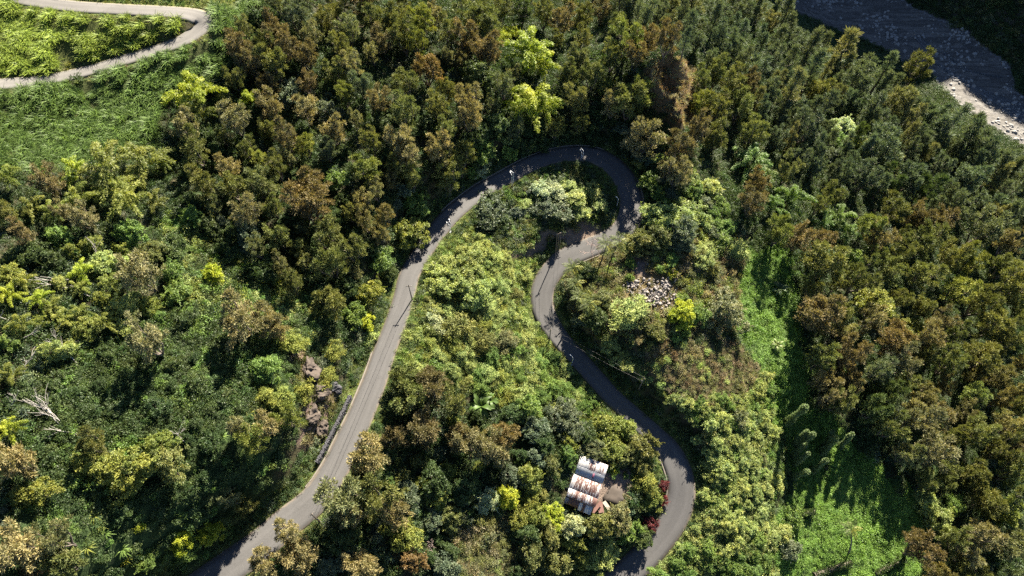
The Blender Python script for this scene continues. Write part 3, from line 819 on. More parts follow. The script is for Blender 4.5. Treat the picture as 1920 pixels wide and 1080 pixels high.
KINDS = {'iron': ('ironwood_tree', 'ironwood tree', IRON, 9.2, .53, 12), 'cone': ('pointed_ironwood_tree', 'pointed ironwood tree', CONE, 6.0, .55, 12),
         'broad': ('broadleaf_tree', 'broad-leaved tree', BROAD, 7.2, .6, 5.6), 'dense': ('dense_crowned_tree', 'dense round-crowned tree', DENSE, 7.2, .6, 6.4),
         'shrub': ('shrub', 'leafy shrub', SHRUB, 4.2, .6, 2.3), 'fine': ('feathery_shrub', 'feathery shrub', FINE, 4.2, .6, 2.5), 'bamb': ('bamboo_clump', 'arching bamboo clump', BAMB, 12.5, .62, 10)}
PLACED = []
def plant(kind, px, py, w, c, rot=None, zs=None, soft=0.):
    name, phrase, protos, dia, cf, H = KINDS[kind]
    r = random.Random(zlib.crc32(f'{kind} {round(px)} {round(py)}'.encode()))
    # centre of the crown stands above the foot of the trunk
    x, y, z, t = hit([px], [py], 0)
    tall = 1.0
    if kind in ('iron', 'cone'): tall = 1.14 if px > 1560 else 1.04
    for _ in range(3):
        sc = w * t[0] / FPX / dia
        x, y, z, t = hit([px], [py], sc ** .75 * tall * H * cf * (1 if kind == 'iron' else .95))
    x, y, z = float(x[0]), float(y[0]), float(z[0])
    sc = float(w * t[0] / FPX / dia)
    k = r.randrange(len(protos))
    rz = r.uniform(0, 6.283) if rot is None else rot
    zz = sc ** .75 * tall * (r.uniform(.9, 1.12) if zs is None else zs)
    e = thing(name, None, phrase.split()[-1] if kind not in ('bamb',) else 'bamboo', (x, y, z), rz, phrase + 's growing on the hillside')
    ax = r.uniform(.84, 1.16); e.scale = (sc * ax, sc / ax, zz)
    a = obj('trunk' if kind != 'bamb' else 'culms', protos[k][0], e)
    b = obj('crown' if kind != 'bamb' else 'foliage', protos[k][1], e)
    if kind in ('shrub', 'fine'): a.name = 'stem'; b.name = 'foliage'
    if kind == 'bamb': a.name = 'culm'
    tc = TINT[c]
    if soft: tc = tuple(a_ * (1 - soft) + b_ * soft for a_, b_ in zip(tc, TINT['O']))
    j = r.uniform(.84, 1.16); q = r.uniform(-.07, .07)
    b['tint'] = (tc[0] * j * (1 + q), tc[1] * j, tc[2] * j * (1 - q))
    base = {'iron': 58, 'cone': 38, 'broad': 52, 'dense': 55, 'shrub': 30, 'fine': 32, 'bamb': 75}[kind]
    rw, d = rel_words(px, py)
    PEND.append((e, f"{size_word(w, base)} {CNAME[c]} {phrase}", rw, px, py))
    PLACED.append((px, py, w, x, y, kind))
    return e

def parse(s):
    for q in s.split():
        a = q.split(',')
        yield float(a[0]), float(a[1]), float(a[2]), a[3]

IRON_S = """447,90,55,B 467,117,50,B 440,150,45,O 350,240,60,T 370,287,65,O 440,228,65,T 428,318,55,T 438,352,60,O 463,280,40,O 90,340,60,B
513,55,42,B 557,37,60,G 613,40,50,O 680,12,60,B 695,37,60,O 740,45,70,O 715,72,55,B 757,72,60,O 785,47,60,Y 815,35,45,T 840,65,60,O 885,30,80,O 905,52,70,O 873,77,60,B 913,97,70,B 800,130,65,R 783,90,45,Y
640,97,45,O 660,130,45,T 630,135,50,O 533,97,60,B 500,87,50,O 513,127,60,O 573,110,50,B 500,157,45,B 577,157,45,B 647,180,45,Y 680,163,50,G 710,192,50,T 760,215,65,O 507,202,60,T 573,205,60,T 627,247,60,T 540,262,55,B 573,275,45,Y 503,242,45,O 613,283,45,G
877,195,58,T 880,228,55,T 837,247,52,O 827,287,62,T 863,302,60,O 747,267,60,T 767,295,55,T 697,273,45,O 683,318,68,Y 773,333,45,O 840,337,60,O 577,352,80,B 520,320,45,O 487,300,40,Y 633,17,50,O 940,20,50,O
1020,33,45,O 1053,43,55,B 1093,40,50,O 980,20,45,D 1070,10,45,O 1127,20,50,B 1160,50,45,O 1173,85,72,Y 1147,110,50,O 1193,110,50,B 1250,80,55,B 1213,82,50,B 1067,140,45,O 1107,143,60,O 1180,193,75,O 1200,178,60,Y 1147,200,50,T 1203,258,82,T
1273,277,60,B 1307,250,52,B 1343,257,60,O 1373,160,65,O 1310,197,50,Y 1340,207,60,O 1387,200,70,O 1403,160,50,B 1343,140,55,O 1313,152,45,O 1270,327,60,T 1250,317,42,B 1407,260,60,O 1417,350,45,B
117,397,40,T 157,407,55,T 50,443,45,B 10,400,50,O 267,518,84,T 285,645,74,T 450,600,98,T 467,405,60,T 577,385,92,B 523,443,60,O 613,447,65,O 660,470,60,O 560,467,45,O 530,503,45,A 547,533,50,O 500,598,60,T 513,613,62,T 620,565,70,O
757,707,58,O 807,708,50,B 767,747,78,O 813,733,75,B 797,805,84,B 740,820,58,B 693,853,88,T 857,750,62,O 880,830,82,T 857,818,60,B 923,845,75,T 947,818,60,R 640,937,98,A 713,937,88,O 740,962,70,T 660,967,60,T 543,1000,62,T 563,1040,92,T 497,1057,66,T 680,1060,82,T
1460,437,60,Y 1497,450,60,B 1543,450,50,B 1627,427,60,Y 1673,390,65,O 1647,450,60,T 1727,410,70,B 1760,420,60,B 1733,457,70,O 1800,393,60,G 1840,430,78,G 1887,460,50,T 1550,490,90,O 1780,487,70,O 1820,487,60,Y 1730,517,70,O 1793,547,70,Y 1607,527,65,O 1523,537,50,O
1533,590,96,B 1577,590,50,O 1633,600,62,T 1687,560,45,O 1673,640,72,B 1740,637,58,T 1760,607,50,B 1833,573,60,O 1857,613,70,O 1893,547,70,O 1790,627,50,O 1840,670,75,O 1890,637,70,O 1590,667,68,B 1643,702,55,G 1580,707,50,B 1690,683,65,T 1773,687,60,O 1540,713,45,T 1407,380,60,B
33,867,92,T 180,835,60,O 43,1030,100,T 110,1013,70,A 123,1055,70,O 473,830,60,Y 450,805,46,T 463,950,42,O 433,935,40,A 500,797,60,T 540,787,58,Y
1713,787,72,T 1760,777,60,T 1747,847,78,T 1697,853,58,A 1833,813,70,O 1823,743,50,P 1867,847,60,O 1907,840,45,B 1820,890,55,O 1893,887,65,O 1853,937,80,O 1887,960,60,Y 1830,1007,70,T 1723,1030,72,B 1780,1013,55,O 1807,1043,55,T 1890,1023,76,A 1800,1073,50,O 1573,753,60,O 1633,770,60,D 1550,740,60,T 1590,727,50,B 1660,740,60,D 1653,277,84,G 1533,177,60,O 1717,133,60,O"""
BROAD_S = """543,170,58,G 613,207,52,G 630,337,50,g 907,273,50,g 927,230,50,D 1003,803,52,G 990,763,58,g 760,1007,58,Y 630,1013,62,D 847,967,46,O 917,933,46,W 953,930,50,y 870,905,62,k 813,900,70,k 777,383,60,g 713,487,60,g 687,553,62,Y 660,590,50,g 683,600,42,y 728,515,40,D 650,540,45,D
343,1013,46,y 393,997,46,y 353,1037,42,g 267,1050,46,g 400,513,36,y 360,403,44,g 1283,588,56,y 1313,588,46,g 1120,593,50,D 1100,510,50,D 1117,983,56,O 1157,970,56,A 1173,1000,50,g 1130,1037,62,P 1200,1007,44,D 1043,1053,60,O 993,1037,60,O 1003,967,50,Y 973,970,42,Y 1073,983,50,W
1200,843,60,O 1180,855,46,O 1130,797,60,Y 1173,802,46,Y 1600,487,42,g 1583,235,50,W 1575,262,44,g 1610,270,40,P 1560,290,40,G 1760,973,60,P 1785,950,46,g 1740,945,44,P 1775,1000,48,g 500,690,62,g 640,100,36,G 767,1053,52,R 110,443,46,g 190,493,50,P 43,475,60,D 97,487,44,D"""
DENSE_S = """757,433,74,Y 1063,785,68,G 897,140,72,D 1140,160,42,Y 1640,560,74,Y 1700,613,48,Y 157,866,78,Y 232,878,102,Y 293,835,62,Y 312,862,74,O 63,922,72,Y 283,470,46,O 1363,577,82,A 1037,970,46,y 1067,853,38,g 1107,843,40,A 830,520,72,P 863,508,70,P 897,545,70,P 1243,403,72,P 1283,423,62,G 1207,453,62,O 1033,870,40,O 1103,820,50,D 1240,440,50,O 1283,450,45,G"""
BAMB_S = """362,178,100,y 372,207,60,Y 467,187,46,y 197,308,118,Y 265,300,100,Y 140,318,64,y 215,352,82,Y 17,335,54,Y 300,300,54,Y 243,382,84,Y 147,370,64,Y 293,377,44,Y 153,510,54,y 17,550,54,y 73,560,48,y 45,530,50,Y 207,530,52,Y 197,607,52,Y 153,583,44,Y 60,385,60,Y 100,400,50,Y 20,700,50,Y 17,803,56,y 120,600,50,Y 40,610,50,Y
993,95,95,y 1012,118,70,y 1000,185,100,y 975,200,60,y 1022,200,60,y 1407,300,80,g 1430,325,60,g 1483,373,72,g 1450,385,50,g 1573,407,62,g 1545,420,50,g 1590,432,52,g 150,540,40,Y 100,575,44,Y"""
FINE_S = """500,745,50,Y 527,747,52,Y 567,730,50,Y 540,643,56,Y 607,707,46,Y 623,660,42,Y 813,600,50,W 853,613,70,O 900,643,52,O 940,640,52,A 1177,587,70,P 1147,640,48,P 1167,673,42,P 1320,480,50,P 1380,463,52,P 940,70,34,y 960,62,34,y 1003,975,36,Y 1213,905,50,Y 1222,935,44,Y 1205,880,40,O 780,690,40,P"""
SHRUB_S = """900,317,40,W 947,262,26,P 1010,350,38,W 1045,358,44,W 1080,368,44,P 1110,353,36,P 1050,392,50,G 1020,388,42,G 1090,395,40,P 1125,380,40,P 985,380,34,P 1065,345,34,P 965,395,44,G 923,393,66,G 940,418,46,D 905,410,40,G 1220,333,45,g 1327,350,46,P 1235,360,40,g 1153,883,18,y 1173,893,12,g 1243,912,28,M 1239,935,22,M 1220,980,28,M 693,633,32,P 813,690,44,g 1337,397,28,g 1357,392,28,g 1363,427,38,g 1345,420,30,g 1262,512,22,y 260,990,22,y 53,1073,40,R 1283,560,30,g 1310,480,40,O 1335,500,36,O 1200,600,40,O 1230,620,40,O 1110,600,40,O 1130,560,40,O 1090,600,36,G 1480,1030,46,G 1487,967,44,g 1470,1000,40,P"""
for s_, kd_ in ((IRON_S, 'iron'), (BROAD_S, 'broad'), (DENSE_S, 'dense'), (BAMB_S, 'bamb'), (FINE_S, 'fine'), (SHRUB_S, 'shrub')):
    for a in parse(s_):
        plant(kd_, *a, soft=.18 if kd_ == 'iron' else 0., zs=.72 if kd_ == 'shrub' and 960 < a[0] < 1140 and a[1] < 430 else None)

def fill(kind, poly, wm, gap, cols, nmax, seed, k=.62, avoid=4000, road_gap=1.5):
    """More of a kind where the photo shows them crowded: anywhere in the outline that no plant fills yet."""
    r = random.Random(seed)
    xs = [p[0] for p in poly]; ys = [p[1] for p in poly]
    n = 0
    for _ in range(avoid):
        if n >= nmax: break
        px = r.uniform(min(xs), max(xs)); py = r.uniform(min(ys), max(ys))
        if not inpoly(np.array([px]), np.array([py]), poly)[0]: continue
        w_ = wm * r.uniform(.62, 1.38)
        if any((px - q[0]) ** 2 + ((py - q[1]) * 1.15) ** 2 < (gap * k * (w_ + q[2]) * .5) ** 2 for q in PLACED): continue
        if ((px - 915) / 75) ** 2 + ((py - 1025) / 60) ** 2 < 1: continue
        if ((px - 1222) / 62) ** 2 + ((py - 550) / 40) ** 2 < 1: continue
        if (px - 1103) ** 2 + (py - 905) ** 2 < 72 ** 2 or (px - 1150) ** 2 + (py - 910) ** 2 < 45 ** 2: continue
        x, y, z, t = hit([px], [py])
        if road_dist(x, y)[0] < road_gap + w_ * t[0] / FPX * .4 or track_dist(x, y)[0] < 2: continue
        u_ = float(fbm(x / 22, y / 22, 300 + seed, 2)[0]); ci = int(np.clip((u_ - .2) / .6 * len(cols) + r.uniform(-1.6, 1.6), 0, len(cols) - 1))
        plant(kind, px, py, w_, cols[ci], soft=.0 if seed == 31 else .5 if kind == 'iron' else 0.); n += 1
    return n
NF = {}
NF['a'] = fill('iron', [(490, -10), (1110, -10), (1150, 140), (1080, 250), (930, 240), (900, 280), (800, 380), (740, 480), (700, 560), (560, 540), (420, 420), (330, 330), (320, 210), (430, 110)], 50, 1.25, 'GGOOAOTBTB', 44, 11)
NF['d'] = fill('iron', [(1400, 250), (1500, 330), (1720, 440), (1900, 430), (1925, 600), (1925, 1085), (1735, 1085), (1755, 920), (1630, 800), (1535, 740), (1525, 560), (1480, 440)], 56, 1.25, 'GOAOOOTB', 34, 12)
NF['b0'] = fill('iron', [(1130, 20), (1420, 20), (1500, 90), (1620, 160), (1770, 265), (1880, 350), (1925, 400), (1925, 470), (1780, 400), (1500, 320), (1420, 240), (1340, 120), (1220, 60)], 52, 1.5, 'GGAGG', 42, 31)
NF['b'] = fill('cone', [(1110, -30), (1420, -20), (1510, 66), (1620, 114), (1700, 160), (1780, 226), (1862, 284), (1935, 320), (1935, 480), (1780, 400), (1500, 320), (1420, 240), (1340, 120), (1220, 60), (1130, 20)], 43, 1.05, 'GGDGGGAGGAG', 230, 13, avoid=9000)
NF['e'] = fill('broad', [(480, -10), (900, 280), (740, 480), (700, 600), (560, 560), (400, 470), (330, 330)], 40, 1.1, 'DDGkk', 40, 14)
NF['f'] = fill('broad', [(0, 380), (240, 400), (330, 470), (330, 560), (200, 640), (0, 720)], 42, 1.1, 'DDgYP', 22, 15)
NF['g'] = fill('broad', [(600, 860), (760, 790), (1000, 760), (1160, 800), (1200, 1080), (600, 1080)], 42, 1.0, 'DgOYGk', 42, 16)
NF['h'] = fill('fine', [(760, 560), (820, 500), (900, 440), (1000, 520), (1010, 600), (1060, 680), (1180, 810), (1000, 760), (790, 690)], 32, .85, 'gPPYPPOP', 95, 17, road_gap=.8)
NF['i'] = fill('shrub', [(1290, 780), (1400, 760), (1450, 800), (1465, 920), (1450, 1085), (1230, 1085), (1310, 980), (1330, 900)], 28, .85, 'gPPPPPAP', 85, 18, road_gap=.6)
NF['i2'] = fill('shrub', [(1190, 700), (1260, 745), (1400, 745), (1440, 690), (1450, 800), (1330, 800)], 24, .85, 'PPPgP', 45, 23, road_gap=2.0)
NF['j'] = fill('shrub', [(250, 560), (560, 680), (540, 860), (440, 1010), (330, 1085), (0, 1085), (80, 700)], 36, 1.7, 'kkDDgg', 40, 19)
NF['k'] = fill('shrub', [(1070, 500), (1200, 465), (1390, 440), (1400, 620), (1180, 650), (1110, 610)], 22, 1.8, 'OTPAg', 14, 20)
NF['l'] = fill('shrub', [(1150, 225), (1240, 250), (1350, 380), (1400, 470), (1290, 420), (1215, 370), (1190, 300)], 34, 1., 'gGPD', 24, 21)
NF['m'] = fill('broad', [(860, 250), (960, 215), (1090, 230), (1160, 260), (1090, 268), (980, 285), (880, 335)], 32, .9, 'DgDk', 20, 22, road_gap=.8)
print('fill', NF, len(PLACED))
# ------------------------------------------------------------------ more plants
def frond_mesh(seed, L=3.0, n=17):
    r = np.random.default_rng(seed); mb = MB()
    t = np.linspace(0, 1, 7)
    P = np.stack([L * t, np.zeros(7), .75 * t * L * .45 - L * .75 * t ** 2.2], 1)
    mb.add(*tube(P, np.linspace(.05, .012, 7), 3), .35)
    for s_ in (-1, 1):
        u = np.linspace(.14, 1, n)
        C = np.stack([np.interp(u, t, P[:, k]) for k in range(3)], 1)
        ln = .95 * np.sin(np.clip(u, .1, .97) * math.pi * .86 + .3) ** .8 + .12
        D = np.stack([np.full(n, .55), s_ * np.ones(n), -.25 - .35 * r.random(n)], 1)
        V, F = blades(C, D, ln * L / 3, .12 * L / 3, r, np.array([0, 0, 1.2]))
        mb.add(V, F, np.clip(.5 + r.normal(size=n) * .15, 0, 1))
    return mb.mesh('palm_frond', M['leaf'], True)
FROND = [frond_mesh(700 + i) for i in range(4)]
def tip_height(x, y, z, px, py):
    hs = np.linspace(.5, 22, 220)
    a, b, _ = to_px(np.full(220, x), np.full(220, y), z + hs)
    return float(hs[((a - px) ** 2 + (b - py) ** 2).argmin()])

def palm(px, py, bx, by, fr, label):
    x, y, z, t = [float(q[0]) for q in hit([bx], [by])]
    h = tip_height(x, y, z, px, py)
    a, b, _ = to_px(np.array(x), np.array(y), np.array(z + h))
    # trunk leans so that the crown stands where it does
    lx = (px - float(a)) * t / FPX; ly = -(py - float(b)) * t / FPX * 1.2
    e = thing('palm_tree', label, 'palm', (x, y, z), 0, 'palms beside the road')
    s_ = np.linspace(0, 1, 7)
    P = np.stack([lx * s_ ** 1.5, ly * s_ ** 1.5, h * s_ - .4 * (s_ == 0)], 1)
    mb = MB(); mb.add(*tube(P, np.linspace(.2, .12, 7), 7))
    obj('trunk', mb.mesh('palm_trunk', M['bark'], smooth_=True), e)
    r = random.Random(int(px * 7 + py))
    for i in range(13):
        f = obj('frond', FROND[i % 4], e, (lx, ly, h))
        f.rotation_euler = (r.uniform(-.2, .2), r.uniform(.25, .45) - .85 * (i % 3 == 0) - .25 * (i % 3 == 1), i * 2.4 + r.uniform(-.2, .2))
        f.scale = (fr / 3,) * 3
        v = r.uniform(.8, 1.2)
        f['tint'] = (.085 * v, .105 * v, .035 * v) if i % 5 else (.19, .19, .04)
    return e
palm(1138, 458, 1127, 492, 2.7, 'roadside palm standing behind the bare pinkish tree at the inner bend')
palm(1161, 452, 1146, 487, 2.5, 'slender leaning palm, uppermost of the palms by the dirt pull-off')
palm(1075, 502, 1078, 524, 2.6, 'palm hanging over the inner edge of the right road')
palm(1079, 531, 1084, 556, 2.4, 'palm between the roadside palm and the two lowest palms')
palm(1088, 556, 1093, 580, 2.4, 'palm with a bright young frond, second lowest of the roadside row')
palm(1104, 570, 1108, 592, 2.7, 'pale broad-fronded palm, lowest of the roadside row')
palm(1605, 1000, 1590, 1038, 2.3, 'vine-wrapped palm standing alone on the sunlit vine slope')

def leaf_big(seed, L, W):
    r = np.random.default_rng(seed); mb = MB()
    t = np.linspace(0, 1, 7)
    P = np.stack([L * t * .8, np.zeros(7), L * (.85 * t - .75 * t ** 2.2)], 1)
    w_ = W * np.sin(np.clip(t * .92 + .06, 0, 1) * math.pi) ** .6
    V = np.concatenate([np.stack([P[:, 0], w_ / 2, P[:, 2] + .06], 1), P, np.stack([P[:, 0], -w_ / 2, P[:, 2] + .06], 1)])
    F = []
    for i in range(6):
        F += [(i, i + 1, 8 + i, 7 + i), (7 + i, 8 + i, 15 + i, 14 + i)]
    mb.add(V, F, .5)
    return mb.mesh('banana_leaf', M['leaf'], True)
BLEAF = [leaf_big(750, 2.6, .6), leaf_big(751, 2.2, .7)]
def banana(px, py, sc, tint, label, n=12):
    x, y, z, t = [float(q[0]) for q in hit([px], [py], .8)]
    e = thing('banana_plant', label, 'banana plant', (x, y, z), 0, 'banana plants in the scrub')
    mb = MB(); mb.add(*tube([(0, 0, -.3), (0, 0, .6), (.05, 0, 1.2)], [.16, .14, .1], 6)); obj('stem', mb.mesh('banana_stem', M['culm']), e)
    e.scale = (sc, sc, sc)
    r = random.Random(int(px))
    for i in range(n):
        f = obj('leaf', BLEAF[i % 2], e, (0, 0, r.uniform(.5, 1.1)))
        f.rotation_euler = (r.uniform(-.3, .3), r.uniform(-.4, .35), i * 2.4 + r.uniform(-.3, .3))
        v = r.uniform(.75, 1.25); f['tint'] = tuple(c * v for c in tint)
banana(903, 764, 1.5, (.06, .10, .025), 'banana plant with long narrow leaves above the dark shaded hollow', 16)
banana(918, 752, 1.1, (.06, .10, .025), 'smaller banana plant behind the long-leaved one above the hollow')
banana(1460, 543, 1.3, (.05, .08, .03), 'dark banana plant at the top of the green vine strip')
banana(1457, 647, .9, (.12, .15, .05), 'pale spiky banana plant halfway down the green vine strip', 9)

def ros(px, py, sc, tint):
    x, y, z, t = [float(q[0]) for q in hit([px], [py], .6)]
    e = thing('agave_plant', None, 'agave', (x, y, z), random.Random(int(px)).uniform(0, 6), 'spiky rosettes on the slopes')
    s_ = obj('leaves', ROS[int(px) % 3], e); s_['tint'] = tint
    e.scale = (sc, sc, sc)
    PEND.append((e, 'spiky agave rosette', rel_words(px, py)[0], px, py))
for px, py, sc, c in ((943, 298, 1.3, 'y'), (227, 1030, 1.1, 'g'), (293, 957, 1.2, 'k'), (467, 773, 1.1, 'Y'), (477, 742, 1.1, 'Y'), (160, 1027, 1.0, 'Y'), (233, 1050, .9, 'y'), (173, 968, 1.1, 'Y'), (182, 985, .9, 'Y'), (165, 760, 1.1, 'k'), (330, 645, 1.1, 'k'), (440, 787, 1.2, 'k'), (340, 780, 1., 'g'), (105, 770, 1., 'g'), (415, 815, 1., 'g'), (270, 605, 1., 'k'), (195, 1000, 1., 'g'), (1478, 640, .9, 'P')):
    ros(px, py, sc, tuple(min(.3, q * 1.2) for q in TINT[c]))

def branching(seed, base, d, L, rad, depth, mb, twig=4, spread=.55):
    """Bare limb that forks: trunk then boughs then twigs."""
    r = np.random.default_rng(seed)
    def go(p, d, L, rad, k):
        m = p + d * L * .5 + r.normal(size=3) * L * .05; q = p + d * L + r.normal(size=3) * L * .05
        mb.add(*tube([p, m, q], [rad, rad * .8, rad * .55], 5 if k == depth else 3))
        if k == 0: return
        for i in range(twig):
            f = r.uniform(.4, 1.0); s_ = p * (1 - f) + q * f
            go(s_, norm(d + r.normal(size=3) * spread + np.array([0, 0, .08])), L * r.uniform(.4, .68), max(.018, rad * .5), k - 1)
    go(np.asarray(base, float), norm(np.asarray(d, float)), L, rad, depth)

def dead(px0, py0, px1, py1, lift, rad, label, depth=2, twig=4, mat='dead', name='dead_tree', spread=.5):
    """Bleached tree from its foot (px0,py0) to its tip (px1,py1); the tip hangs LIFT above the ground below it."""
    x, y, z, _ = [float(q[0]) for q in hit([px0], [py0], .8)]
    x1, y1, z1, _ = [float(q[0]) for q in hit([px1], [py1], lift)]
    v = np.array([x1 - x, y1 - y, z1 + lift - z - .8]); L = float(np.linalg.norm(v))
    rad *= .6
    mb = MB(); branching(int(px0 + py0 * 3), (0, 0, .8), v, L * .8, rad, depth, mb, twig, spread)
    e = thing(name, label, 'dead tree', (x, y, z), 0, 'dead trees on the slope')
    obj('trunk', mb.mesh('bare_trunk', M[mat]), e)
dead(143, 815, 58, 752, 4.0, .22, 'bleached dead tree with upswept bare limbs leaning over the ivy', 2, 6, spread=.32)
dead(145, 812, 80, 800, 3., .13, 'thin bare white limb beside the bleached dead tree', 1, 5, spread=.35)
dead(143, 680, 98, 633, 3.0, .17, 'bare pale dead tree among bamboo above the ivy slope', 2, 5, spread=.4)
dead(128, 524, 58, 520, 2.5, .17, 'upper of the two fallen white trunks among yellow bamboo', 1, 3, spread=.3)
dead(122, 535, 55, 530, 2.0, .15, 'lower of the two fallen white trunks among yellow bamboo', 1, 3, spread=.3)
dead(168, 556, 132, 534, 2.5, .16, 'short broken white trunk below the fallen white trunks', 1, 5, spread=.4)
dead(42, 690, 78, 648, 4.0, .14, 'thin white bent stem above the bleached dead tree', 1, 4)
dead(45, 700, 50, 668, 3.0, .13, 'curving white dead stem at the edge of the bamboo', 1, 3)
dead(44, 634, 78, 618, 4., .15, 'bleached branch lying over dark bamboo', 1, 5)
dead(190, 500, 175, 445, 5., .12, 'dry pinkish stem standing among the bamboo', 1, 5)
dead(15, 600, -10, 590, 4., .2, 'brown fallen trunk among bamboo beside the left frame edge', 1, 3)
dead(15, 770, 30, 742, 4., .12, 'white twisted twig cluster above the lowest yellow bamboo', 2, 4)
dead(350, 830, 325, 805, 4., .12, 'thin leaning bare tree in the middle of the ivy slope', 2, 4)
M['twig'] = plain('pinkish_twigs', (.26, .20, .18), .85, .2, .3, 2)
dead(1112, 482, 1106, 450, 4.0, .16, 'bare pinkish-grey tree overhanging the road beside the palms', 3, 5, 'twig', 'bare_tree', .75)
dead(1125, 486, 1120, 455, 4.0, .13, 'smaller bare twiggy tree between the palms and the overhanging bare tree', 3, 4, 'twig', 'bare_tree', .75)
dead(813, 1040, 805, 1022, 3., .12, 'tangled bare tan tree beside the dry grass clearing', 3, 4, 'twig', 'bare_tree', .7)
dead(1180, 870, 1176, 853, 3., .1, 'thin bare tree above the tin-roofed house yard', 2, 4, 'twig', 'bare_tree', .6)

# vine-smothered dead trunks
def vine_column(bx, by, tx_, ty_, rad, label, lean=True):
    x, y, z, t = [float(q[0]) for q in hit([bx], [by])]
    h = max(2.5, tip_height(x, y, z, tx_, ty_) - .4)
    a, b, _ = to_px(np.array(x), np.array(y), np.array(z + h))
    lx = (tx_ - float(a)) * t / FPX * .8; ly = -(ty_ - float(b)) * t / FPX * .9
    r = np.random.default_rng(int(bx * 3 + by)); n = 12
    s_ = np.linspace(0, 1, n)
    P = np.stack([lx * s_, ly * s_, h * s_ - .5 * (s_ == 0)], 1) + r.normal(size=(n, 3)) * .06
    prof = rad * (1.25 - .6 * s_ + .25 * np.sin(s_ * 7 + bx)) ; prof[-2] = rad * .95; prof[-1] = rad * .25; prof[-3] = rad * 1.0
    mb = MB(); mb.add(*tube(P, prof * .8, 9), .4)
    e = thing('vine_column', label, 'vine column', (x, y, z), 0, 'vine-covered poles on the green slope')
    c = obj('core', mb.mesh('vine_core', M['leaf'], True, True), e); c['tint'] = (.03, .05, .015)
    m = 1500
    u = r.random(m) ** .85; an = r.uniform(0, 2 * math.pi, m)
    rr = np.interp(u, s_, prof) * r.uniform(.85, 1.2, m)
    C = np.stack([np.interp(u, s_, P[:, k]) for k in range(3)], 1)
    o = np.stack([np.cos(an), np.sin(an), .25 + .9 * (u > .9)], 1)
    lb = MB(); V, F = blades(C + o * np.stack([rr, rr, rr * .5], 1), o * .5 + np.array([0, 0, -.7]) + r.normal(size=(m, 3)) * .4, .34, .2, r, o); lb.add(V, F, np.clip(.5 + r.normal(size=m) * .2, 0, 1))
    l = obj('vine_leaves', lb.mesh('vine_leaves', M['leaf'], True), e); l['tint'] = (.085, .12, .045)
for a in ((1471, 796, 1513, 762, .75, 'broad vine-covered column, uppermost and thickest of the group'), (1492, 838, 1527, 812, .6, 'vine-covered pole directly below the thickest column'), (1487, 834, 1516, 808, .5, 'short vine-covered pole hidden behind its brighter neighbour'),
          (1540, 850, 1570, 820, .62, 'bright round-topped vine-covered pole in the middle of the upper row'), (1545, 842, 1564, 806, .5, 'vine-covered pole with leafy tip just behind the bright round-topped one'), (1573, 840, 1600, 812, .5, 'dark thin vine-covered pole nearest the tall wood'),
          (1484, 856, 1512, 832, .5, 'slim pale-tipped vine-covered pole in the shaded middle row'), (1488, 872, 1517, 849, .45, 'darkest vine-covered pole under the slim pale-tipped one'), (1521, 886, 1552, 861, .45, 'narrow vine-covered pole set apart lower on the slope'), (1484, 896, 1515, 884, .55, 'lowest vine-covered pole, stubby and round-topped')):
    vine_column(*a)

def vine_log(px0, py0, px1, py1, rad, label):
    x, y, z, _ = [float(q[0]) for q in hit([px0], [py0])]; x1, y1, z1, _ = [float(q[0]) for q in hit([px1], [py1])]
    v = np.array([x1 - x, y1 - y, z1 - z]); r = np.random.default_rng(int(px0))
    s_ = np.linspace(0, 1, 9); P = v * s_[:, None] + np.stack([np.zeros(9), np.zeros(9), rad * .8 + .9 * s_], 1)
    e = thing('vine_covered_log', label, 'fallen trunk', (x, y, z), 0, 'fallen trunks on the vine slope')
    prof = rad * (1 - .5 * s_)
    mb = MB(); mb.add(*tube(P, prof, 7)); obj('log', mb.mesh('log', M['bark'], smooth_=True), e)
    m = 2400; u = r.random(m); an = r.uniform(0, 2 * math.pi, m); ax = norm(v); s1 = norm(np.cross(ax, [0, 0, 1.])); s2 = np.cross(s1, ax)
    o = s1 * np.cos(an)[:, None] + s2 * np.sin(an)[:, None]
    C = np.stack([np.interp(u, s_, P[:, k]) for k in range(3)], 1) + o * np.interp(u, s_, prof)[:, None] * 1.15
    lb = MB(); V, F = blades(C, o + np.array([0, 0, -.6]) + r.normal(size=(m, 3)) * .5, .32, .2, r); lb.add(V, F, np.clip(.5 + r.normal(size=m) * .2, 0, 1))
    C2 = np.stack([r.normal(size=500) * rad * 1.6 + np.interp(u[:500], s_, P[:, 0]), r.normal(size=500) * rad * 1.6 + np.interp(u[:500], s_, P[:, 1]), np.interp(u[:500], s_, P[:, 2]) - rad * .8 - .25], 1)
    V, F = blades(C2, r.normal(size=(500, 3)) + np.array([0, 0, .5]), .4, .25, r, np.array([0, 0, 1.])); lb.add(V, F, .5)
    l = obj('vine_leaves', lb.mesh('log_leaves', M['leaf'], True), e); l['tint'] = (.045, .07, .02)
vine_log(1525, 1080, 1592, 1056, .8, 'thick fallen trunk draped in vines at the foot of the sunlit slope')
vine_log(1640, 1076, 1692, 1050, .5, 'thin dark fallen trunk beside the wood at the foot of the slope')
vine_log(1478, 968, 1522, 962, .9, 'short vine-draped trunk pointing out from the scrub mound')
vine_log(1545, 880, 1640, 835, .45, 'shaded fallen trunk lying below the leaning pale trees')

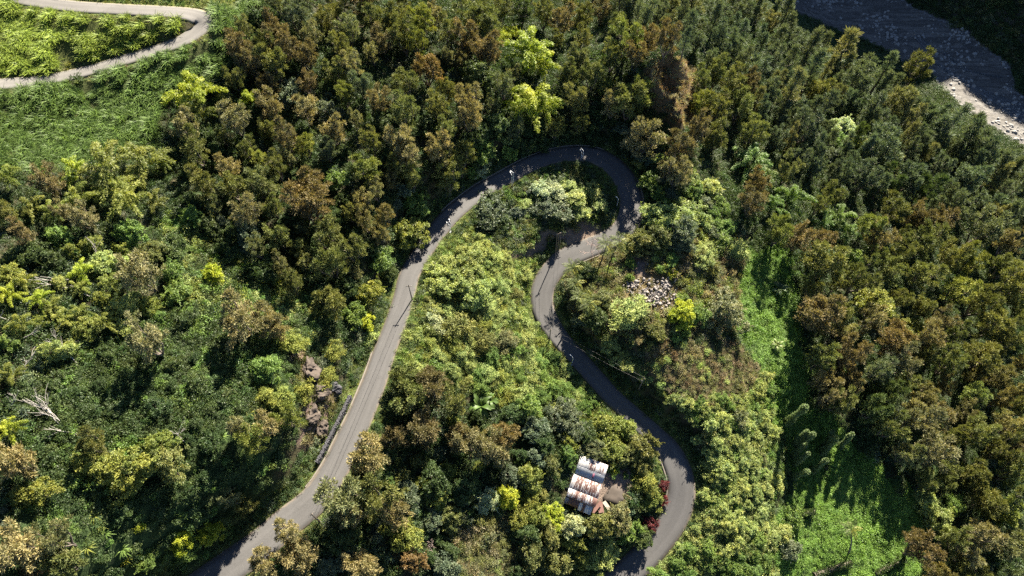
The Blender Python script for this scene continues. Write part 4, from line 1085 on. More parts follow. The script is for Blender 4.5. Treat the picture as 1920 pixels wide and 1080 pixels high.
# ------------------------------------------------------------------ rocks
def rock_mesh(seed, mat, sub=1, rough=.28, flat=.7):
    r = np.random.default_rng(seed)
    import bmesh
    bm = bmesh.new(); bmesh.ops.create_icosphere(bm, subdivisions=sub, radius=.5)
    V = np.array([v.co[:] for v in bm.verts]); F = np.array([[v.index for v in f.verts] for f in bm.faces]); bm.free()
    ks = norm(r.normal(size=(9, 3)))
    for k_ in ks:   # slice flat facets
        dlim = r.uniform(.27, .42); dd_ = V @ k_
        V = V - np.maximum(dd_ - dlim, 0)[:, None] * k_
    V += r.normal(size=V.shape) * rough * .08
    V *= np.array([1, r.uniform(.65, 1), flat * r.uniform(.8, 1.2)])
    return mesh_np('stone', V, F, M[mat])
PALE = [rock_mesh(800 + i, 'stone_pale', 2) for i in range(6)]
DARKS = [rock_mesh(820 + i, 'stone_dark', 1) for i in range(4)]
GREYS = [rock_mesh(840 + i, 'stone_grey', 2) for i in range(5)]
def merge_rocks(name, protos, P, S_, mat, r):
    Vs = []; Fs = []; n = 0
    arr = []
    for m in protos:
        v = np.empty(len(m.vertices) * 3, np.float32); m.vertices.foreach_get('co', v)
        f = np.array([p.vertices[:] for p in m.polygons]); arr.append((v.reshape(-1, 3), f))
    for p, s_ in zip(P, S_):
        v, f = arr[r.integers(len(arr))]
        a, b = r.uniform(0, 6.28), r.uniform(-.6, .6)
        Rz = np.array([[math.cos(a), -math.sin(a), 0], [math.sin(a), math.cos(a), 0], [0, 0, 1]]); Rx = np.array([[1, 0, 0], [0, math.cos(b), -math.sin(b)], [0, math.sin(b), math.cos(b)]])
        Vs.append(v @ (Rz @ Rx).T * s_ + p); Fs.append(f + n); n += len(v)
    return mesh_np(name, np.vstack(Vs), np.vstack(Fs), M[mat])
r_ = np.random.default_rng(5)
bx, by, bz, _ = [float(q[0]) for q in hit([1222], [548])]
rub = thing('rubble_heap', 'heap of pale broken stones dumped in the dry scrub below the dirt patch', 'rubble heap', (bx, by, bz))
def rub_at(px, py):
    x, y, z, _ = hit(px, py); return np.stack([x - bx, y - by, z - bz], 1)
lobes = [(1187, 536, 15, 11, 90), (1206, 552, 14, 12, 60), (1235, 545, 16, 13, 90), (1240, 565, 16, 10, 60), (1225, 560, 16, 12, 60), (1250, 530, 14, 8, 50), (1245, 580, 16, 6, 30), (1212, 530, 30, 6, 30), (1262, 560, 9, 9, 40), (1225, 550, 42, 26, 160)]
P_ = np.vstack([rub_at(cx + r_.normal(size=n) * a * .62, cy + r_.normal(size=n) * b * .62) for cx, cy, a, b, n in lobes])
P_[:, 2] += r_.random(len(P_)) * .55
S_ = .22 + .75 * r_.random(len(P_)) ** 3.2
order = np.argsort(-S_)
for i in order[:110]:
    o = obj('stone', PALE[i % 6], rub, tuple(P_[i])); o.scale = (S_[i] * 1.15,) * 3; o.rotation_euler = tuple(r_.uniform(0, 6.28, 3))
o = obj('small_stones', merge_rocks('small_stones', PALE[:3], P_[order[110:]], S_[order[110:]], 'stone_pale', r_), rub, kind='stuff')
for px, py, s_ in ((1187, 482, .9), (1197, 493, .6), (1215, 495, 1.1), (1224, 497, 1.6), (1266, 525, 1.3), (1160, 476, .5)):
    x, y, z, _ = [float(q[0]) for q in hit([px], [py])]
    e = thing('boulder', None, 'boulder', (x, y, z + s_ * .2), px, 'pale boulders near the rubble', PALE[int(px) % 6], (s_,) * 3)
    PEND.append((e, ('small' if s_ < .8 else 'large') + ' pale boulder lying loose', rel_words(px, py)[0], px, py))

def crag(px, py, sx, sy, sz, rot, name, label, mat, cat, seed, sink=.42):
    import bmesh
    r = np.random.default_rng(seed)
    bm = bmesh.new(); bmesh.ops.create_icosphere(bm, subdivisions=5, radius=1)
    V = np.array([v.co[:] for v in bm.verts]); F = np.array([[v.index for v in f.verts] for f in bm.faces]); bm.free()
    for k_ in norm(r.normal(size=(14, 3)) + np.array([0, 0, .3])):
        V = V - np.maximum(V @ k_ - r.uniform(.55, .85), 0)[:, None] * k_
    nn = norm(V)
    V = V + nn * ((fbm(V[:, 0] * 2.2 + seed, V[:, 1] * 2.2 + V[:, 2] * 1.7, seed, 5) - .5) * .95)[:, None] + nn * ((fbm(V[:, 0] * 9 + V[:, 2] * 7, V[:, 1] * 9, seed + 3, 3) - .5) * .34)[:, None]
    V *= np.array([sx, sy, sz])
    x, y, z, _ = [float(q[0]) for q in hit([px], [py], sz * .4)]
    e = thing(name, label, cat, (x, y, z + sz * (.5 - sink)), rot, None, mesh_np(name, V, F, M[mat], None, False))
    return e
M['earth'] = plain('dry_red_earth', (.125, .082, .045), .95, .15, .6, 1.6, .35)
crag(575, 690, 2.03, 2.96, 2.03, .4, 'rock_outcrop', 'pale brown rock face above the dark hollow of the cut bank', 'rock', 'rock', 31)
crag(594, 735, 2.81, 1.72, 1.72, .5, 'rock_outcrop', 'overhanging rock ledge with a black hollow beneath it', 'rock', 'rock', 32)
crag(585, 775, 2.34, 2.03, 1.87, 1.0, 'rock_outcrop', 'rounded pinkish rock below the black hollow', 'rock', 'rock', 33)
crag(600, 800, 1.72, 2.18, 1.25, .2, 'rock_outcrop', 'lowest broken rock of the cut bank above the retaining wall', 'rock', 'rock', 34)
crag(548, 655, 1.56, 1.87, 1.25, .9, 'rock_outcrop', 'small uppermost rock of the cut bank under a tan tree', 'rock', 'rock', 35)
crag(625, 725, 1.4, 1.72, 0.94, .9, 'rock_outcrop', 'dark rock between the hollow and the retaining wall', 'stone_dark', 'rock', 36)

# stone retaining wall beside the left road
i0, i1 = ridx(618, 880), ridx(690, 745)
Lw = ROAD[i0:i1]; Nw = ROADN[i0:i1]
mid = Lw[len(Lw) // 2]
e = thing('retaining_wall', 'dark dry-stone retaining wall along the inner edge of the left road', 'retaining wall', (float(mid[0]), float(mid[1]), float(mid[2])))
def wall_pt(k, off, h): return np.stack([Lw[:, 0] + Nw[:, 0] * off, Lw[:, 1] + Nw[:, 1] * off, Lw[:, 2] + h], 1) - mid[:3]
prof = [(.45, -.5), (.58, 1.15), (.62, 1.28), (1.0, 1.3), (1.15, -.5)]
V = np.stack([np.stack([Lw[:, 0] + Nw[:, 0] * (Lw[:, 3] / 2 + o_), Lw[:, 1] + Nw[:, 1] * (Lw[:, 3] / 2 + o_), Lw[:, 2] + h_], 1) - mid[:3] for o_, h_ in prof], 1)
n = len(Lw); ii = np.arange(n * 5).reshape(n, 5); mb = MB(); mb.add(V.reshape(-1, 3), np.stack([ii[:-1, :-1], ii[1:, :-1], ii[1:, 1:], ii[:-1, 1:]], -1).reshape(-1, 4))
obj('core', mb.mesh('wall_core', M['stone_dark']), e)
m = 1500; k = r_.integers(0, n - 1, m); fr = r_.random(m)[:, None]; q = r_.random(m)
Lk = Lw[k] * (1 - fr) + Lw[k + 1] * fr; Nk = Nw[k] * (1 - fr) + Nw[k + 1] * fr
off = np.where(q < .45, .5 + .15 * r_.random(m), .58 + .45 * r_.random(m)); hh = np.where(q < .45, r_.random(m) * 1.2, 1.27 + r_.random(m) * .08)
Pq = np.stack([Lk[:, 0] + Nk[:, 0] * (Lk[:, 3] / 2 + off), Lk[:, 1] + Nk[:, 1] * (Lk[:, 3] / 2 + off), Lk[:, 2] + hh], 1) - mid[:3]
obj('stones', merge_rocks('wall_stones', DARKS, Pq, .22 + .28 * r_.random(m), 'stone_dark', r_), e, kind='stuff')

# ------------------------------------------------------------------ the tin-roofed house
hx, hy, hz, _ = [float(q[0]) for q in hit([1101], [912])]
hz = float(hz)
EAVE = 2.5
# roof corner in the photo -> place at roof height
cx, cy = at_z(1089.6, 853.3, hz + EAVE)
ang = math.radians(-21.2)
hs = thing('tin_roofed_house', 'small house with patched white and rust-red corrugated iron roofs in the trees', 'house', (float(cx), float(cy), hz), ang)
# local axes: x along the width to the right, y up the photo (negative = towards the lower end)
def roof_piece(x0, x1, y0, z0, y1, z1, nsheet, rust, paint, name='roof_sheet', par=None, thick=.0):
    """A pitch from the edge (y0,z0) to the edge (y1,z1), laid in NSHEET corrugated sheets side by side."""
    L = math.hypot(y1 - y0, z1 - z0); wd = (x1 - x0) / nsheet
    k = 10
    xs = np.linspace(-.02, wd + .03, k * 2 + 1); zc = .022 * np.cos(np.arange(k * 2 + 1) * math.pi)
    V = []
    for yy in (0, -L):
        V += [(a, yy, b) for a, b in zip(xs, zc)]
    for yy in (-L, 0):
        V += [(a, yy, b - .02) for a, b in zip(xs, zc)]
    m_ = 2 * k + 1
    F = []
    for i in range(m_ - 1):
        F += [(i, m_ + i, m_ + i + 1, i + 1), (2 * m_ + i, 3 * m_ + i, 3 * m_ + i + 1, 2 * m_ + i + 1), (m_ + i, 2 * m_ + i, 2 * m_ + i + 1, m_ + i + 1)]
    me = mesh_np('corrugated_sheet', V, F, M['sheet'])
    sl = math.atan2(z0 - z1, y0 - y1)
    for i in range(nsheet):
        o = obj(name, me, par, (x0 + i * wd, y0, z0 + .006 * (i % 2)))
        o.rotation_euler = (sl + random.uniform(-.004, .004), 0, random.uniform(-.006, .006))
        rr = rust[i % len(rust)] if isinstance(rust, (list, tuple)) else rust
        o['rust'] = float(rr)
        pp = paint[i % len(paint)] if isinstance(paint, list) else paint
        o['paint'] = pp
WH, BL_SHADE, GR, PK = (.52, .505, .48), (.27, .285, .30), (.38, .38, .38), (.17, .09, .08)
wb = MB()
wb.box((3.1, -2.15, .95), (5.9, 4.0, 2.7)); wb.box((3.2, -6.9, .95), (6.0, 4.9, 2.6)); wb.box((3.2, -9.55, 1.15), (5.9, .3, 3.1)); wb.box((3.2, -10.3, .75), (5.6, 1.1, 1.3))
obj('wall', wb.mesh('wall', M['wall']), hs)
ra = obj('annex_roof', None, hs)
def empty_mesh(o):
    pass
roof1 = MB(); roof1.box((3.1, -2.75, 3.02), (6.1, .10, .05)); ra.data = None
bpy.data.objects.remove(ra)
ra = obj('roof', roof1.mesh('ridge_cap', M['post']), hs, label='annex roof with a white rusty pitch and a pitch in blue-grey shade')
roof_piece(0, 6.3, 0, EAVE - .0, -2.75, EAVE + .55, 8, [.12, .16, .36, .68, .64, .52, .62, .56], [WH, WH, GR, WH], par=ra)
roof_piece(0, 6.3, -2.75, EAVE + .54, -4.36, EAVE + .02, 8, [0., 0., 0., 0., .0, .0, 0., 0.], [BL_SHADE], par=ra)  # shade and sky reflection on this pitch are put into its sheet colour
pb = MB(); pb.box((3.95, -3.62, EAVE + .27), (.42, 1.35, .05), np.array(Matrix.Rotation(math.atan2(.64, 1.70), 3, 'X')))
p_ = obj('patch_panel', pb.mesh('patch', plain('dark_patch', (.09, .025, .05), .6, .3, .3, 3)), ra, label='dark maroon panel let into the shaded blue-grey pitch')
rb = MB(); rb.box((3.1, -4.40, EAVE - .2), (6.3, .06, .10))
rm = obj('roof', rb.mesh('main_ridge', M['post']), hs, label='main roof of rust-striped white sheets')
roof_piece(-.15, 6.35, -4.40, EAVE - .12, -8.0, EAVE + .34, 8, [.50, .66, .72, .64, .66, .72, .75, .68], [WH], par=rm)
roof_piece(-.15, 6.35, -7.9, EAVE + .37, -9.75, EAVE + .60, 8, [.52, .66, .80, .62, .80, .58, .70, 1.0], [WH, WH, WH, WH, WH, WH, WH, PK], par=rm)
rc = MB(); rc.box((3.1, -9.76, EAVE - .36), (6.3, .05, .10))
rs = obj('roof', rc.mesh('lean_to_edge', M['wood_pole']), hs, label='low lean-to roof of dark stained sheets')
roof_piece(-.2, 3.0, -9.78, EAVE - .30, -11.1, EAVE - .62, 4, [.55, .85, .95, .8], [(.22, .21, .23)], par=rs)
roof_piece(3.0, 5.9, -9.78, EAVE - .30, -11.5, EAVE - .66, 4, [.30, .72, .30, .10], [WH, GR, WH, GR], par=rs)
rd_ = MB(); rd_.box((-.75, -4.55, EAVE - .62), (1.2, .05, .08))
rl = obj('roof', rd_.mesh('side_edge', M['wood_pole']), hs, label='narrow side roof with orange rusted lower end')
roof_piece(-1.4, -.16, -4.6, EAVE - .58, -7.9, EAVE - .95, 2, [.62, .72], [WH], par=rl)
# openings under the eaves on the yard side
for yy, nm in ((-2.1, 'window'), (-6.2, 'door')):
    fb = MB(); w1, h1, zc_ = (.9, .8, 1.5) if nm == 'window' else (.85, 1.9, 1.0)
    X_ = 6.08 if nm == 'window' else 6.22
    fb.box((X_, yy, zc_), (.06, w1 + .16, h1 + .16)); fo = obj(nm, fb.mesh(nm, M['wood_pole']), hs)
    gb = MB(); gb.box((X_ + .03, yy, zc_), (.04, w1, h1)); obj('pane' if nm == 'window' else 'panel', gb.mesh('pane', M['glass'] if nm == 'window' else M['wall']), fo)
# yard: slab and loose rusted sheets
def loc2w(x, y): return float(cx) + x * math.cos(ang) - y * math.sin(ang), float(cy) + x * math.sin(ang) + y * math.cos(ang)
X_, Y_ = loc2w(9.1, -4.6)
yr = np.random.default_rng(9); yn = 22; ya = np.linspace(0, 2 * math.pi, yn, endpoint=False)
yv = np.stack([np.cos(ya) * 2.5 * yr.uniform(.75, 1.15, yn), np.sin(ya) * 2.3 * yr.uniform(.75, 1.15, yn)], 1)
ring = np.column_stack([yv, np.full(yn, .16)]); inner = ring * (.45, .45, 1) + (0, 0, .02)
sb = MB(); sb.add(np.vstack([ring, np.column_stack([yv * 1.08, np.full(yn, -.5)]), inner]), [(i, (i + 1) % yn, 2 * yn + (i + 1) % yn, 2 * yn + i) for i in range(yn)] + [(i, i + yn, (i + 1) % yn + yn, (i + 1) % yn) for i in range(yn)] + [(2 * yn + i, 2 * yn + i + 1, 2 * yn + yn - 2 - i, 2 * yn + yn - 1 - i) for i in range(yn // 2 - 1)])
bmq = sb.mesh('yard_slab', M['concrete']); o = obj('yard_slab', bmq, None, (X_, Y_, float(hgt(X_, Y_)) + .3), kind='structure'); o.rotation_euler = (0, 0, ang)
def loose(x, y, rot, L, W, rust, paint, tilt, label, h=.6):
    X_, Y_ = loc2w(x, y)
    k = 10; xs = np.linspace(0, W, 2 * k + 1) - W / 2; zc = .022 * np.cos(np.arange(2 * k + 1) * math.pi)
    V = [(a, L / 2, b) for a, b in zip(xs, zc)] + [(a, -L / 2, b) for a, b in zip(xs, zc)] + [(a, -L / 2, b - .02) for a, b in zip(xs, zc)] + [(a, L / 2, b - .02) for a, b in zip(xs, zc)]
    m_ = 2 * k + 1; F = []
    for i in range(m_ - 1): F += [(i, m_ + i, m_ + i + 1, i + 1), (2 * m_ + i, 3 * m_ + i, 3 * m_ + i + 1, 2 * m_ + i + 1)]
    o = thing('loose_roof_sheet', label, 'iron sheet', (X_, Y_, float(hgt(X_, Y_)) + h), ang + rot, 'loose iron sheets beside the house', mesh_np('loose_sheet', V, F, M['sheet']))
    o.rotation_euler = (tilt, .06, ang + rot); o['rust'] = rust; o['paint'] = paint
loose(6.75, -9.0, -.35, 3.4, .8, .95, (.12, .07, .055), .05, 'long narrow rust-red iron sheet against the lower corner of the house', 1.2)
loose(7.7, -8.6, .5, 2.0, 1.2, .9, (.11, .065, .055), .05, 'wide rust-red iron sheet in the yard beside the house corner', .9)
loose(9.0, -7.6, .95, 2.6, .9, .25, (.2, .17, .135), -.05, 'pale cream iron sheet lying at the edge of the yard slab', .85)
loose(8.2, -9.6, 1.2, 2.0, 1.2, .8, (.12, .05, .045), .1, 'dark maroon iron sheet half hidden by the spiky scrub', .7)
0 and loose(-.9, -9.0, .1, 2.0, 1.0, .9, (.13, .07, .055), .12, 'dark rusted sheet propped by the left wall of the house', 1.0)

# ------------------------------------------------------------------ poles, lamps and wires
def lamp_post(px, py, tpx, tpy, label):
    x, y, z, t = [float(q[0]) for q in hit([px], [py])]
    h = min(6.5, max(3.2, tip_height(x, y, z, tpx, tpy)))
    e = thing('lamp_post', label, 'lamp post', (x, y, z), random.Random(int(px)).uniform(1.8, 2.6), 'slim lamp posts along the road')
    mb = MB(); mb.add(*tube([(0, 0, -.3), (0, 0, h * .5), (0, 0, h)], [.06, .05, .04], 6)); obj('post', mb.mesh('lamp_post', M['post'], smooth_=True), e)
    mb = MB(); mb.add(*tube([(0, 0, h - .05), (.35, 0, h + .12), (.75, 0, h + .15)], [.045, .04, .035], 5)); obj('arm', mb.mesh('lamp_arm', M['post']), e)
    mb = MB(); mb.box((.8, 0, h + .15), (.5, .2, .09)); mb.box((.8, 0, h + .085), (.4, .15, .03)); obj('lamp_head', mb.mesh('lamp_head', plain('lamp_housing', (.38, .40, .42), .4, .5, .1, 3)), e)
    mb = MB(); mb.box((0, 0, .02), (.34, .34, .08)); obj('base_plate', mb.mesh('base_plate', M['post']), e)
for a in ((960, 349, 961, 328, 'pale lamp post at the inner verge before the hairpin, lower of its pair'), (963, 346, 964, 324, 'pale lamp post just behind its twin at the inner verge before the hairpin'), (1089, 301, 1090, 286, 'shorter thin lamp post at the top of the hairpin, first of its pair'),
          (1092, 300, 1095, 283, 'brighter lamp post at the top of the hairpin beside its thinner twin'), (844, 436, 844, 425, 'short lamp post at the verge halfway up the left road'), (846, 434, 846, 417, 'taller of the two lamp posts halfway up the left road'), (1156, 390, 1158, 373, 'lamp post on the grass inside the hairpin beside the descending road'), (1072, 684, 1074, 670, 'lamp post with bright head on the verge of the straight right road')):
    lamp_post(*a)
POLE = {}
def utility_pole(key, px, py, h, label, rz):
    x, y, z, t = [float(q[0]) for q in hit([px], [py])]
    e = thing('utility_pole', label, 'utility pole', (x, y, z), rz, 'wooden utility poles along the road')
    mb = MB(); mb.add(*tube([(0, 0, -.5), (0, 0, h * .5), (0, 0, h)], [.16, .13, .10], 8)); obj('pole', mb.mesh('pole', M['wood_pole'], smooth_=True), e)
    mb = MB(); mb.box((0, 0, h - .35), (1.3, .1, .12)); obj('crossarm', mb.mesh('crossarm', M['wood_pole']), e)
    for dx in (-.55, .55):
        mb = MB(); mb.add(*tube([(dx, 0, h - .29), (dx, 0, h - .2), (dx, 0, h - .1)], [.05, .07, .04], 6)); obj('insulator', mb.mesh('insulator', M['post']), e)
    c, s_ = math.cos(rz), math.sin(rz)
    POLE[key] = [np.array([x + dx * c, y + dx * s_, z + h - .1]) for dx in (-.55, .55)]
utility_pole('a', 1045, 470, 8.2, 'weathered utility pole on the verge across from the palms', .5)
utility_pole('b', 1198, 730, 6.4, 'utility pole on the bank above the straight right road', .7)
utility_pole('c', 773, 562, 6.5, 'utility pole at the inner verge of the straight left road', .1)
utility_pole('d', 600, 978, 6.5, 'utility pole hidden by trees at the bottom of the left road', .8)
utility_pole('e', 1030, 640, 6.5, 'utility pole in the verge scrub of the upper right road', .7)
def wire(k0, k1, label, sag=.7):
    for i in (0, 1):
        a, b = POLE[k0][i], POLE[k1][i]
        s_ = np.linspace(0, 1, 15)[:, None]
        P = (b - a) * s_ - np.array([0, 0, 1.]) * sag * 4 * s_ * (1 - s_)
        mb = MB(); mb.add(*tube(P, [.025] * 15, 4))
        thing('overhead_wire', ('upper ' if i else 'lower ') + label, 'wire', tuple(a), 0, 'overhead wires', mb.mesh('wire', M['wire']))
wire('c', 'd', 'overhead wire of the pair running down beside the left road')
wire('a', 'e', 'overhead wire of the pair between the palms and the verge scrub')
wire('e', 'b', 'overhead wire of the pair crossing the straight right road')
# ------------------------------------------------------------------ ground cover nobody could count
PROTO_COLS = {}
def proto_col(key, meshes):
    c = bpy.data.collections.new(key)
    for i, m in enumerate(meshes):
        o = bpy.data.objects.new(f'{key}_{i:02d}', m); c.objects.link(o)
    return c
def scatter(name, col, P, scl, rotz, pick, tint, tilt=None):
    n = len(P)
    me = bpy.data.meshes.new(name)
    me.vertices.add(n); me.vertices.foreach_set('co', np.asarray(P, np.float32).ravel())
    a = me.attributes.new('scl', 'FLOAT_VECTOR', 'POINT'); a.data.foreach_set('vector', np.asarray(scl, np.float32).ravel())
    rt = np.zeros((n, 3)); rt[:, 2] = rotz
    if tilt is not None: rt[:, :2] = tilt
    a = me.attributes.new('rot', 'FLOAT_VECTOR', 'POINT'); a.data.foreach_set('vector', rt.astype(np.float32).ravel())
    a = me.attributes.new('pick', 'INT', 'POINT'); a.data.foreach_set('value', np.asarray(pick, np.int32))
    a = me.attributes.new('tint', 'FLOAT_VECTOR', 'POINT'); a.data.foreach_set('vector', np.asarray(tint, np.float32).ravel())
    o = obj(name, me, kind='stuff')
    g = bpy.data.node_groups.new(name, 'GeometryNodeTree')
    g.interface.new_socket('Geometry', in_out='INPUT', socket_type='NodeSocketGeometry'); g.interface.new_socket('Geometry', in_out='OUTPUT', socket_type='NodeSocketGeometry')
    gi = g.nodes.new('NodeGroupInput'); go = g.nodes.new('NodeGroupOutput')
    ci = g.nodes.new('GeometryNodeCollectionInfo'); ci.inputs['Collection'].default_value = col; ci.inputs['Separate Children'].default_value = True; ci.inputs['Reset Children'].default_value = True
    ip = g.nodes.new('GeometryNodeInstanceOnPoints'); ip.inputs['Pick Instance'].default_value = True
    def na(nm, t):
        k = g.nodes.new('GeometryNodeInputNamedAttribute'); k.data_type = t; k.inputs['Name'].default_value = nm
        return k.outputs['Attribute']
    L = g.links
    L.new(gi.outputs[0], ip.inputs['Points']); L.new(ci.outputs[0], ip.inputs['Instance'])
    L.new(na('pick', 'INT'), ip.inputs['Instance Index']); L.new(na('rot', 'FLOAT_VECTOR'), ip.inputs['Rotation']); L.new(na('scl', 'FLOAT_VECTOR'), ip.inputs['Scale'])
    L.new(ip.outputs[0], go.inputs[0])
    md = o.modifiers.new('scatter', 'NODES'); md.node_group = g
    return o

LOW = [low_clump(900 + i, 1.1, 1.0, 480, .20) for i in range(5)]
VINE = [low_clump(910 + i, 1.1, .5, 520, .15, 1.4) for i in range(4)]
FINEC = [low_clump(920 + i, 1.0, 1.1, 420, .36, 4.2, 'blade') for i in range(4)]
GRASS = [grass_clump(930 + i, .55, 70, .55, .05, .7) for i in range(4)]
TALL = [grass_clump(940 + i, .6, 70, 1.15, .06, .8) for i in range(3)]
CANE = [grass_clump(950 + i, 1.0, 130, 1.75, .11, 1.0, bend=.9) for i in range(5)]
def jitter_grid(step, seed):
    r = np.random.default_rng(seed)
    X, Y = np.meshgrid(np.arange(-200, 330, step), np.arange(-10, 330, step))
    x = X.ravel() + r.uniform(-.6, .6, X.size) * step; y = Y.ravel() + r.uniform(-.6, .6, X.size) * step
    z = hgt(x, y)
    px, py, dep = to_px(x, y, z)
    k = (px > -200) & (px < 2120) & (py > -130) & (py < 1230)
    x, y, z = x[k], y[k], z[k]
    rdv = road_dist(x, y); tdv = track_dist(x, y)
    k = (rdv > .25) & (tdv > .3)
    return x[k], y[k], z[k], rdv[k], tdv[k], zone_of(x[k], y[k], z[k]), r
def tints(codes, n, r, gain=1.0):
    T = np.array([TINT[c] for c in codes])
    t = T[r.integers(0, len(T), n)] * r.uniform(.75, 1.25, (n, 1)) * gain
    return t * (1 + r.normal(size=(n, 3)) * .05)
x, y, z, rdv, tdv, zz, r = jitter_grid(1.15, 50)
xyz = np.stack([x, y, z], 1)
house_d = np.hypot(x - loc2w(3.1, -5.6)[0], y - loc2w(3.1, -5.6)[1])
lx_ = (x - float(cx)) * math.cos(ang) + (y - float(cy)) * math.sin(ang); ly_ = -(x - float(cx)) * math.sin(ang) + (y - float(cy)) * math.cos(ang)
rubd = np.hypot((x - bx) / 7.5, (y - by) / 5.5)
inh = ((rubd < 1) & (r.random(len(x)) < .95)) | (lx_ > -.8) & (lx_ < 7.4) & (ly_ < .6) & (ly_ > -11.4) | (lx_ > 6) & (lx_ < 11.5) & (ly_ < -2.3) & (ly_ > -8.6)
big = fbm(x / 9, y / 9, 77, 3); pat = fbm(x / 4, y / 4, 78, 3)
MIXES = {'': 'DkkkkDG', 'left_scrub': 'gDYPDgk', 'ivy': 'kDDkgD', 'middle': 'PgYPgDG', 'lens': 'GDgO', 'pale_scrub': 'PgPgPD', 'knoll': 'OTPTYA', 'vine': 'gggg', 'vine_strip': 'gggD', 'dark_green': 'kDG', 'dry_field': 'TTOA', 'brown_grass': 'TBTPO', 'bluff': 'TRBT', 'rockcut': 'TO', 'yard': 'gT', 'pulloff': 'T', 'pulloff2': 'TDO', 'bare': 'T'}  # forest-floor mix is darkened to stand in for deep shade between trees
dens = {'': .85, 'left_scrub': 1, 'ivy': 1, 'middle': 1, 'lens': .8, 'pale_scrub': 1, 'knoll': .5, 'vine': 1, 'vine_strip': 1, 'dark_green': 1, 'dry_field': .35, 'brown_grass': .3, 'bluff': .1, 'rockcut': .3, 'yard': .15, 'pulloff': .02, 'pulloff2': .18, 'bare': .03}
LOWC = proto_col('undergrowth_pieces', LOW + VINE + FINEC)
P_, S2, R2, K2, T2 = [], [], [], [], []
for zk, cods in MIXES.items():
    k = (zz == zk) & ~inh & (r.random(len(x)) < dens[zk]) & (rdv > .75)
    n = int(k.sum())
    if not n: continue
    sc = (.55 + 1.05 * big[k]) * r.uniform(.75, 1.3, n)
    sc = np.minimum(sc, .35 + np.maximum(rdv[k] - .2, .1) * .55)
    sz = sc * (.5 + 1.1 * pat[k])
    if zk in ('vine', 'vine_strip'): pk = r.integers(5, 9, n); sc = sc * 1.15; sz = sz * .9
    elif zk in ('brown_grass', 'dry_field', 'bluff', 'knoll', 'rockcut'): pk = r.integers(9, 13, n)
    elif zk in ('middle', 'pale_scrub'): pk = np.where(r.random(n) < .55, r.integers(9, 13, n), r.integers(0, 5, n))
    else: pk = r.integers(0, 5, n)
    P_.append(xyz[k]); S2.append(np.stack([sc, sc, sz], 1)); R2.append(r.uniform(0, 6.28, n)); K2.append(pk); T2.append(tints(cods, n, r) if zk not in ('vine', 'vine_strip') else np.array([.115, .200, .042]) * r.uniform(.8, 1.2, (n, 1)))
scatter('undergrowth', LOWC, np.vstack(P_) - (0, 0, .05), np.vstack(S2), np.concatenate(R2), np.concatenate(K2), np.vstack(T2))
NU = sum(map(len, P_))

# grass: verges, dry grass, the strip at the top
x, y, z, rdv, tdv, zz, r = jitter_grid(.62, 51)
xyz = np.stack([x, y, z], 1)
lx_ = (x - float(cx)) * math.cos(ang) + (y - float(cy)) * math.sin(ang); ly_ = -(x - float(cx)) * math.sin(ang) + (y - float(cy)) * math.cos(ang)
rubd = np.hypot((x - bx) / 7.5, (y - by) / 5.5)
inh = ((rubd < 1) & (r.random(len(x)) < .95)) | (lx_ > -.8) & (lx_ < 7.4) & (ly_ < .6) & (ly_ > -11.4) | (lx_ > 6) & (lx_ < 11.5) & (ly_ < -2.3) & (ly_ > -8.6)
GC = proto_col('grass_pieces', GRASS + TALL)
P_, S2, K2, T2 = [], [], [], []
verge = (rdv < 3.2) & ~np.isin(zz, ['pulloff', 'bare', 'yard', 'pulloff2'])
for sel, cods, s0, tall, g in ((verge & (zz != 'knoll'), 'ggYPP', .62, .15, 1.1), (zz == 'lens', 'gDgO', .7, .3, .8), (zz == 'brown_grass', 'BTTTPO', .7, .35, .85), (zz == 'dry_field', 'TTOAP', .75, .4, .85), (zz == 'knoll', 'TTPOR', .85, .5, .9), (zz == 'bluff', 'RTTR', .7, .3, 1.5),
                               (zz == 'grass_top', 'gYgP', .7, .1, 1.0), (zz == 'middle', 'PYgP', 1., .7, .9), ((tdv < 1.6) & (zz != 'grass_top'), 'YPTg', .7, .3, .9), (zz == 'rockcut', 'TTO', .8, .5, .9), ((zz == 'vine') | (zz == 'vine_strip'), 'ggg', .45, .0, 1.15), (np.isin(zz, ['pulloff2', 'yard']), 'TOP', .6, .1, .6)):
    k = sel & ~inh & (rdv > .12) & (tdv > .2)
    if (zz[k] == 'pulloff2').any() or (zz[k] == 'yard').any(): k = k & (r.random(len(x)) < .15)
    n = int(k.sum())
    if not n: continue
    sc = s0 * r.uniform(.6, 1.35, n); sc = np.where(rdv[k] < .8, sc * .65, sc)
    P_.append(xyz[k]); S2.append(np.stack([sc, sc, sc * r.uniform(.7, 1.2, n)], 1)); K2.append(np.where(r.random(n) < tall, r.integers(4, 7, n), r.integers(0, 4, n))); T2.append(tints(cods, n, r, g))
n = sum(map(len, P_))
print('grass', n)
scatter('grass', GC, np.vstack(P_) - (0, 0, .03), np.vstack(S2), np.random.default_rng(1).uniform(0, 6.28, n), np.concatenate(K2), np.vstack(T2))

